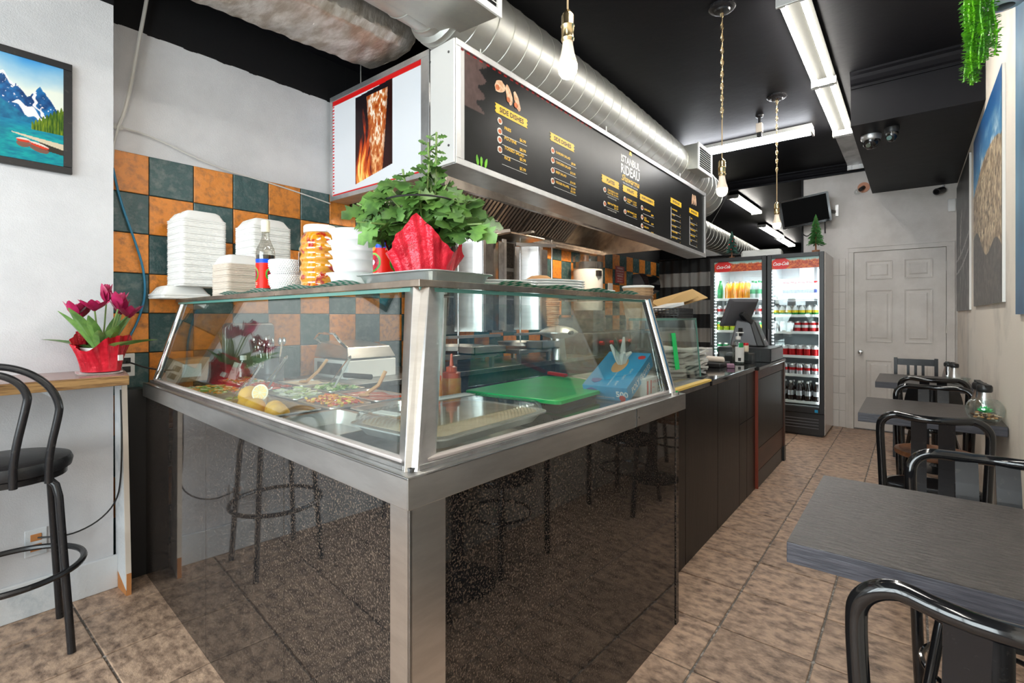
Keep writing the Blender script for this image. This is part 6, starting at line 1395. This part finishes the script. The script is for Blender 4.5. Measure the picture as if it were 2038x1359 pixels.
part('lid', mb.xf(FTM), glass('crimp_plastic', (.93,.94,.94), .07, .08, .9), ft)
part('label', MB().obox((-1.20,1.17,1.023),(.055,.17,.001),(0,0,-.05)).obox((-1.13,.86,1.0225),(.10,.035,.001),(0,0,.1)), M['paper'], ft)
# squeeze bottles
def squeeze(label, x, y, mk, capm, s=1, z0=.9625):
    t = thing('squeeze_bottle', label, 'bottle', (x,y,z0), 0, 'sauce squeeze bottles')
    part('bottle', MB().lathe([(r*s,z*s) for r,z in ((.028,0),(.031,.004),(.031,.085),(.026,.092))], n=20), M[mk], t, local=True)
    part('nozzle', MB().lathe([(r*s,z*s) for r,z in ((.029,.086),(.029,.104),(.018,.108),(.018,.122),(.007,.126),(.003,.165))], n=20), M[capm], t, local=True)
DM('sauce_bottle', (.62,.20,.05), .3, c2=(.70,.35,.08), scale=20); DM('sauce_cap', (.72,.13,.06), .3)
squeeze('orange sauce squeeze bottle, left of the two by the green board', -1.405,1.31,'sauce_bottle','sauce_cap'); squeeze('red-capped sauce squeeze bottle nearest the green board', -1.335,1.30,'sauce_bottle','sauce_cap',1.15); squeeze('taller pale squeeze bottle beside the corner mullion', -1.335,1.17,'milk','milk',1.35)
solo('cutting_board', rloft(MB(), [(.43,.60,.02,0),(.44,.61,.022,.002),(.44,.61,.022,.014),(.43,.60,.02,.016)], smooth=False), M['green_board'], 'bright green plastic cutting board on the glossy deck', 'board', loc=(-1.185,1.735,.982), rz=.05)
solo('cutting_board', rloft(MB(), [(.40,.56,.02,0),(.40,.56,.02,.012)], smooth=False), M['granite_top'], 'dark slab under the green cutting board', 'board', loc=(-1.185,1.745,.9622+.004), rz=.05)
kn_ = thing('knife', 'kitchen knife with bright red handle behind the green board', 'knife', (-1.35,2.02,1.0))
part('handle', MB().bar((-1.40,2.03,1.012),(-1.27,1.985,1.012),.022,.016), M['red_plastic'], kn_, bevel=.004); part('blade', MB().bar((-1.27,1.985,1.012),(-1.12,1.93,1.010),.026,.002), M['chrome'], kn_)
# glove box (tilted) on white box
wx = thing('carton', 'white cardboard carton with red print under the blue glove box', 'box', (-.98,1.93,.963))
BM = Matrix.Translation((-.955,1.965,.963)) @ Matrix.Rotation(.06,4,'Z')
part('box', MB().box(-.115,.115,-.07,.07,0,.075).xf(BM), M['paper'], wx, bevel=.002)
part('print', MB().box(.1152,.1158,-.06,-.045,.01,.065).box(.1152,.1158,-.02,-.008,.01,.065).text('PAPER 2-PLY', .016, (.1155,.0,.05), (0,1,0), (0,0,1)).text('wraps', .012, (.1155,.0,.03), (0,1,0), (0,0,1)).xf(BM), M['red_print'], wx)
gb = thing('glove_box', 'blue box of disposable gloves tilted on the white carton, clear gloves sticking out', 'box', (-.95,1.83,.97))
# length axis along +y tilting up at the far end
GM = Matrix.Translation((-.925,1.79,.968)) @ Matrix.Rotation(.06,4,'Z') @ Matrix.Rotation(.42,4,'X')
part('box', MB().box(-.115,.075,-.02,.27,.0,.062).xf(GM), M['blue_print'], gb, bevel=.002)
el = MB(); el.lathe([(1,0),(.001,.0)], n=28, cap=False).xf(GM @ Matrix.Translation((-.02,.155,.0628)) @ Matrix.Diagonal((.030,.065,1,1))); part('opening', el, M['wood_spoon'], gb)
pr_ = MB(); pr_.text('500', .034, (.025,-.0207,.020), (1,0,0), (0,0,1), 'LEFT', bold=.001)
pr_.text('GLOVES GANTS GUANTES', .0095, (-.095,-.0207,.010), (1,0,0), (0,0,1)); pr_.text('POLY GLOVES', .034, (.0757,.02,.014), (0,1,0), (0,0,1), bold=.001)
for k in range(3): pr_.text('LARGE', .013, (.025+.012*k,-.010+.05*k,.0627), (0,1,0), (-1,0,0))
pr_.text('DISPOSABLE FOOD SERVICE', .009, (-.005,-.012,.0627), (0,1,0), (-1,0,0))
part('print', pr_.xf(GM), M['txt_white'], gb)
sh = MB()
for (q,pl_) in (((-.075,0,.028),'f'),((-.07,.02,.0632),'t')):
    o_ = [(-.022,.018),(0,.026),(.022,.018),(.018,-.010),(0,-.026),(-.018,-.010)]
    sh.prism([(q[0]+a,-.0212,q[2]+b) for a,b in o_] if pl_=='f' else [(q[0]+a,q[1]+b*.7,q[2]) for a,b in o_], (0,-.0006,0) if pl_=='f' else (0,0,.0006))
part('shield_emblem', sh.xf(GM), M['label_blue'], gb)
rdm = MB(); rdm.lathe([(.016,0),(.016,.0006)], (.050,.225,.063), 20).lathe([(.013,0),(.013,.0006)], (.050,-.0203,.014), 20, Matrix.Rotation(PI/2,3,'X')); part('round_badge', rdm.xf(GM), M['red_print'], gb)
rs = random.Random(8)
for k in range(7):
    a = k*.9; mb = MB(); c0 = GM @ Vector((-.02,.17,.06)); pts = [c0, c0+Vector((.02*math.cos(a),.02*math.sin(a),.035)), c0+Vector((.045*math.cos(a),.045*math.sin(a),.05+.03*(k%3)))]
    part('glove', mb.tube(pts, [.018,.014,.005], 7), PLC if k%2 else M['cloth_white'], gb)

# ================================================================ ON THE SERVICE AND CASHIER COUNTERS
pos = thing('till_monitor', 'black touch-screen till seen from behind, tilted on its stand', 'monitor', (-1.12,4.80,1.0285))
SM = Matrix.Translation((-1.20,4.72,1.325)) @ Matrix.Rotation(-.62,4,'Z') @ Matrix.Rotation(.50,4,'Y')
part('screen_back', rloft(MB(), [(.265,.30,.012,-.012),(.275,.31,.014,0),(.24,.27,.03,.02)]).xf(SM @ Matrix.Rotation(PI/2,4,'Y')), M['grey_plastic'], pos, bevel=.002)
part('display', MB().box(-.0135,-.012,-.135,.135,-.12,.12).xf(SM), M['screen'], pos)
part('neck', MB().bar((-1.18,4.70,1.32),(-1.10,4.76,1.22),.09,.04), M['black_plastic'], pos, bevel=.006)
part('stand', MB().hexa([(-1.27,4.68,1.03),(-1.02,4.70,1.03),(-1.02,4.86,1.03),(-1.27,4.84,1.03),(-1.22,4.70,1.26),(-1.10,4.72,1.245),(-1.10,4.84,1.245),(-1.22,4.82,1.26)]), M['grey_plastic'], pos, bevel=.012)
part('stand_spine', MB().hexa([(-1.05,4.69,1.03),(-.985,4.70,1.03),(-.985,4.87,1.03),(-1.05,4.87,1.03),(-1.12,4.71,1.265),(-1.07,4.72,1.25),(-1.07,4.85,1.25),(-1.12,4.85,1.265)]), M['black_plastic'], pos, bevel=.01)
part('port_cover', MB().slab([(-1.20,4.685,1.12),(-1.165,4.685,1.12),(-1.165,4.695,1.19),(-1.20,4.695,1.19)], (0,-.002,0)), M['dark_hole'], pos)
part('logo', MB().ball((-.990,4.705,1.09),.010,8,(.4,1,1)), M['txt_white'], pos)
cdw = thing('cash_drawer', 'wide black cash drawer under the till at the end of the counter', 'box', (-1.1,4.75,.9125))
part('case', MB().box(-1.32,-.905,4.50,4.99,.9125,1.027), M['black_plastic'], cdw, bevel=.003); part('drawer_front', MB().box(-.905,-.898,4.51,4.98,.92,1.02), M['black_metal'], cdw)
cr = thing('receipt_unit', 'low black unit with clear acrylic cover in front of the cash drawer', 'stand', (-1.08,4.37,.9125))
part('body', MB().box(-1.20,-1.0,4.30,4.46,.9125,.99), M['black_plastic'], cr, bevel=.003); part('acrylic_top', MB().box(-1.24,-.97,4.27,4.48,1.000,1.006), PLC, cr); part('acrylic_front', MB().box(-.975,-.970,4.27,4.48,.9125,1.0), PLC, cr); part('acrylic_side', MB().box(-1.24,-.976,4.27,4.275,.9125,1.0), PLC, cr)
sx_, sy_, sz_ = -1.075, 4.20, .9125
sn = thing('sanitizer_bottle', 'clear pump bottle of hand sanitizer with green-topped label', 'bottle', (sx_,sy_,sz_))
part('bottle', MB().lathe([(.038,0),(.043,.006),(.043,.150),(.036,.180),(.017,.196),(.015,.205)], (sx_,sy_,sz_), 28, sy=.75), glass('clear_gel', (.80,.86,.84), .12, .03, .8), sn)
part('label', MB().grid(lambda a,b: (sx_+.0436*math.cos(-1.9+a*2.0), sy_+.0330*math.sin(-1.9+a*2.0), sz_+.02+.12*b), 12, 1), M['paper'], sn); part('label_print', MB().grid(lambda a,b: (sx_+.044*math.cos(-1.3+a*.9), sy_+.0334*math.sin(-1.3+a*.9), sz_+.135+.035*b), 10, 1), M['can_green'], sn)
part('barcode', MB().grid(lambda a,b: (sx_+.044*math.cos(-1.4+a*.5), sy_+.0334*math.sin(-1.4+a*.5), sz_+.028+.025*b), 4, 1), M['txt_black'], sn)
part('pump', MB().lathe([(.019,.196),(.019,.218),(.006,.223),(.005,.246),(.010,.247),(.010,.255)], (sx_,sy_,sz_), 18).bar((sx_-.015,sy_-.01,sz_+.251),(sx_+.036,sy_+.018,sz_+.251),.011,.008), M['white_plastic'], sn)
sj = thing('spice_jar', 'small jar with bright red lid beside the sanitizer', 'jar', (-1.05,4.36,1.0065)); part('jar', MB().lathe([(.020,0),(.022,.004),(.022,.045),(.019,.05)], (-1.06,4.37,1.0065), 18), M['sauce_cream'], sj); part('lid', MB().lathe([(.021,.048),(.021,.066),(.018,.068)], (-1.06,4.37,1.0065), 18), M['red_plastic'], sj)
pb = thing('payment_tray', 'black tray with cream and purple packets on the polished counter', 'tray', (-1.17,3.85,.918)); part('tray', MB().box(-1.28,-1.08,3.74,4.0,.9185,.95), M['black_plastic'], pb, bevel=.006)
solo('packet', MB().obox((-1.15,3.86,.972),(.13,.12,.03),(.05,.05,.3)), M['kraft_foam'], 'cream packet lying in the black tray', 'packet', bevel=.012); DM('mauve', (.30,.16,.24), .6); solo('packet', MB().obox((-1.03,3.82,.932),(.05,.11,.025),(0,0,.3)), M['mauve'], 'mauve packet beside the black tray', 'packet', bevel=.003)
solo('pale_carton', MB().box(-1.42,-1.30,4.12,4.30,.9125,1.03), M['can_white'], 'pale carton behind the sanitizer bottle', 'box', bevel=.003)
solo('dark_handle', MB().cyl((-2.38,1.52,.975),(-2.20,1.56,.975),.014,12), M['black_plastic'], 'dark cylindrical handle lying behind the dip pan', 'handle')
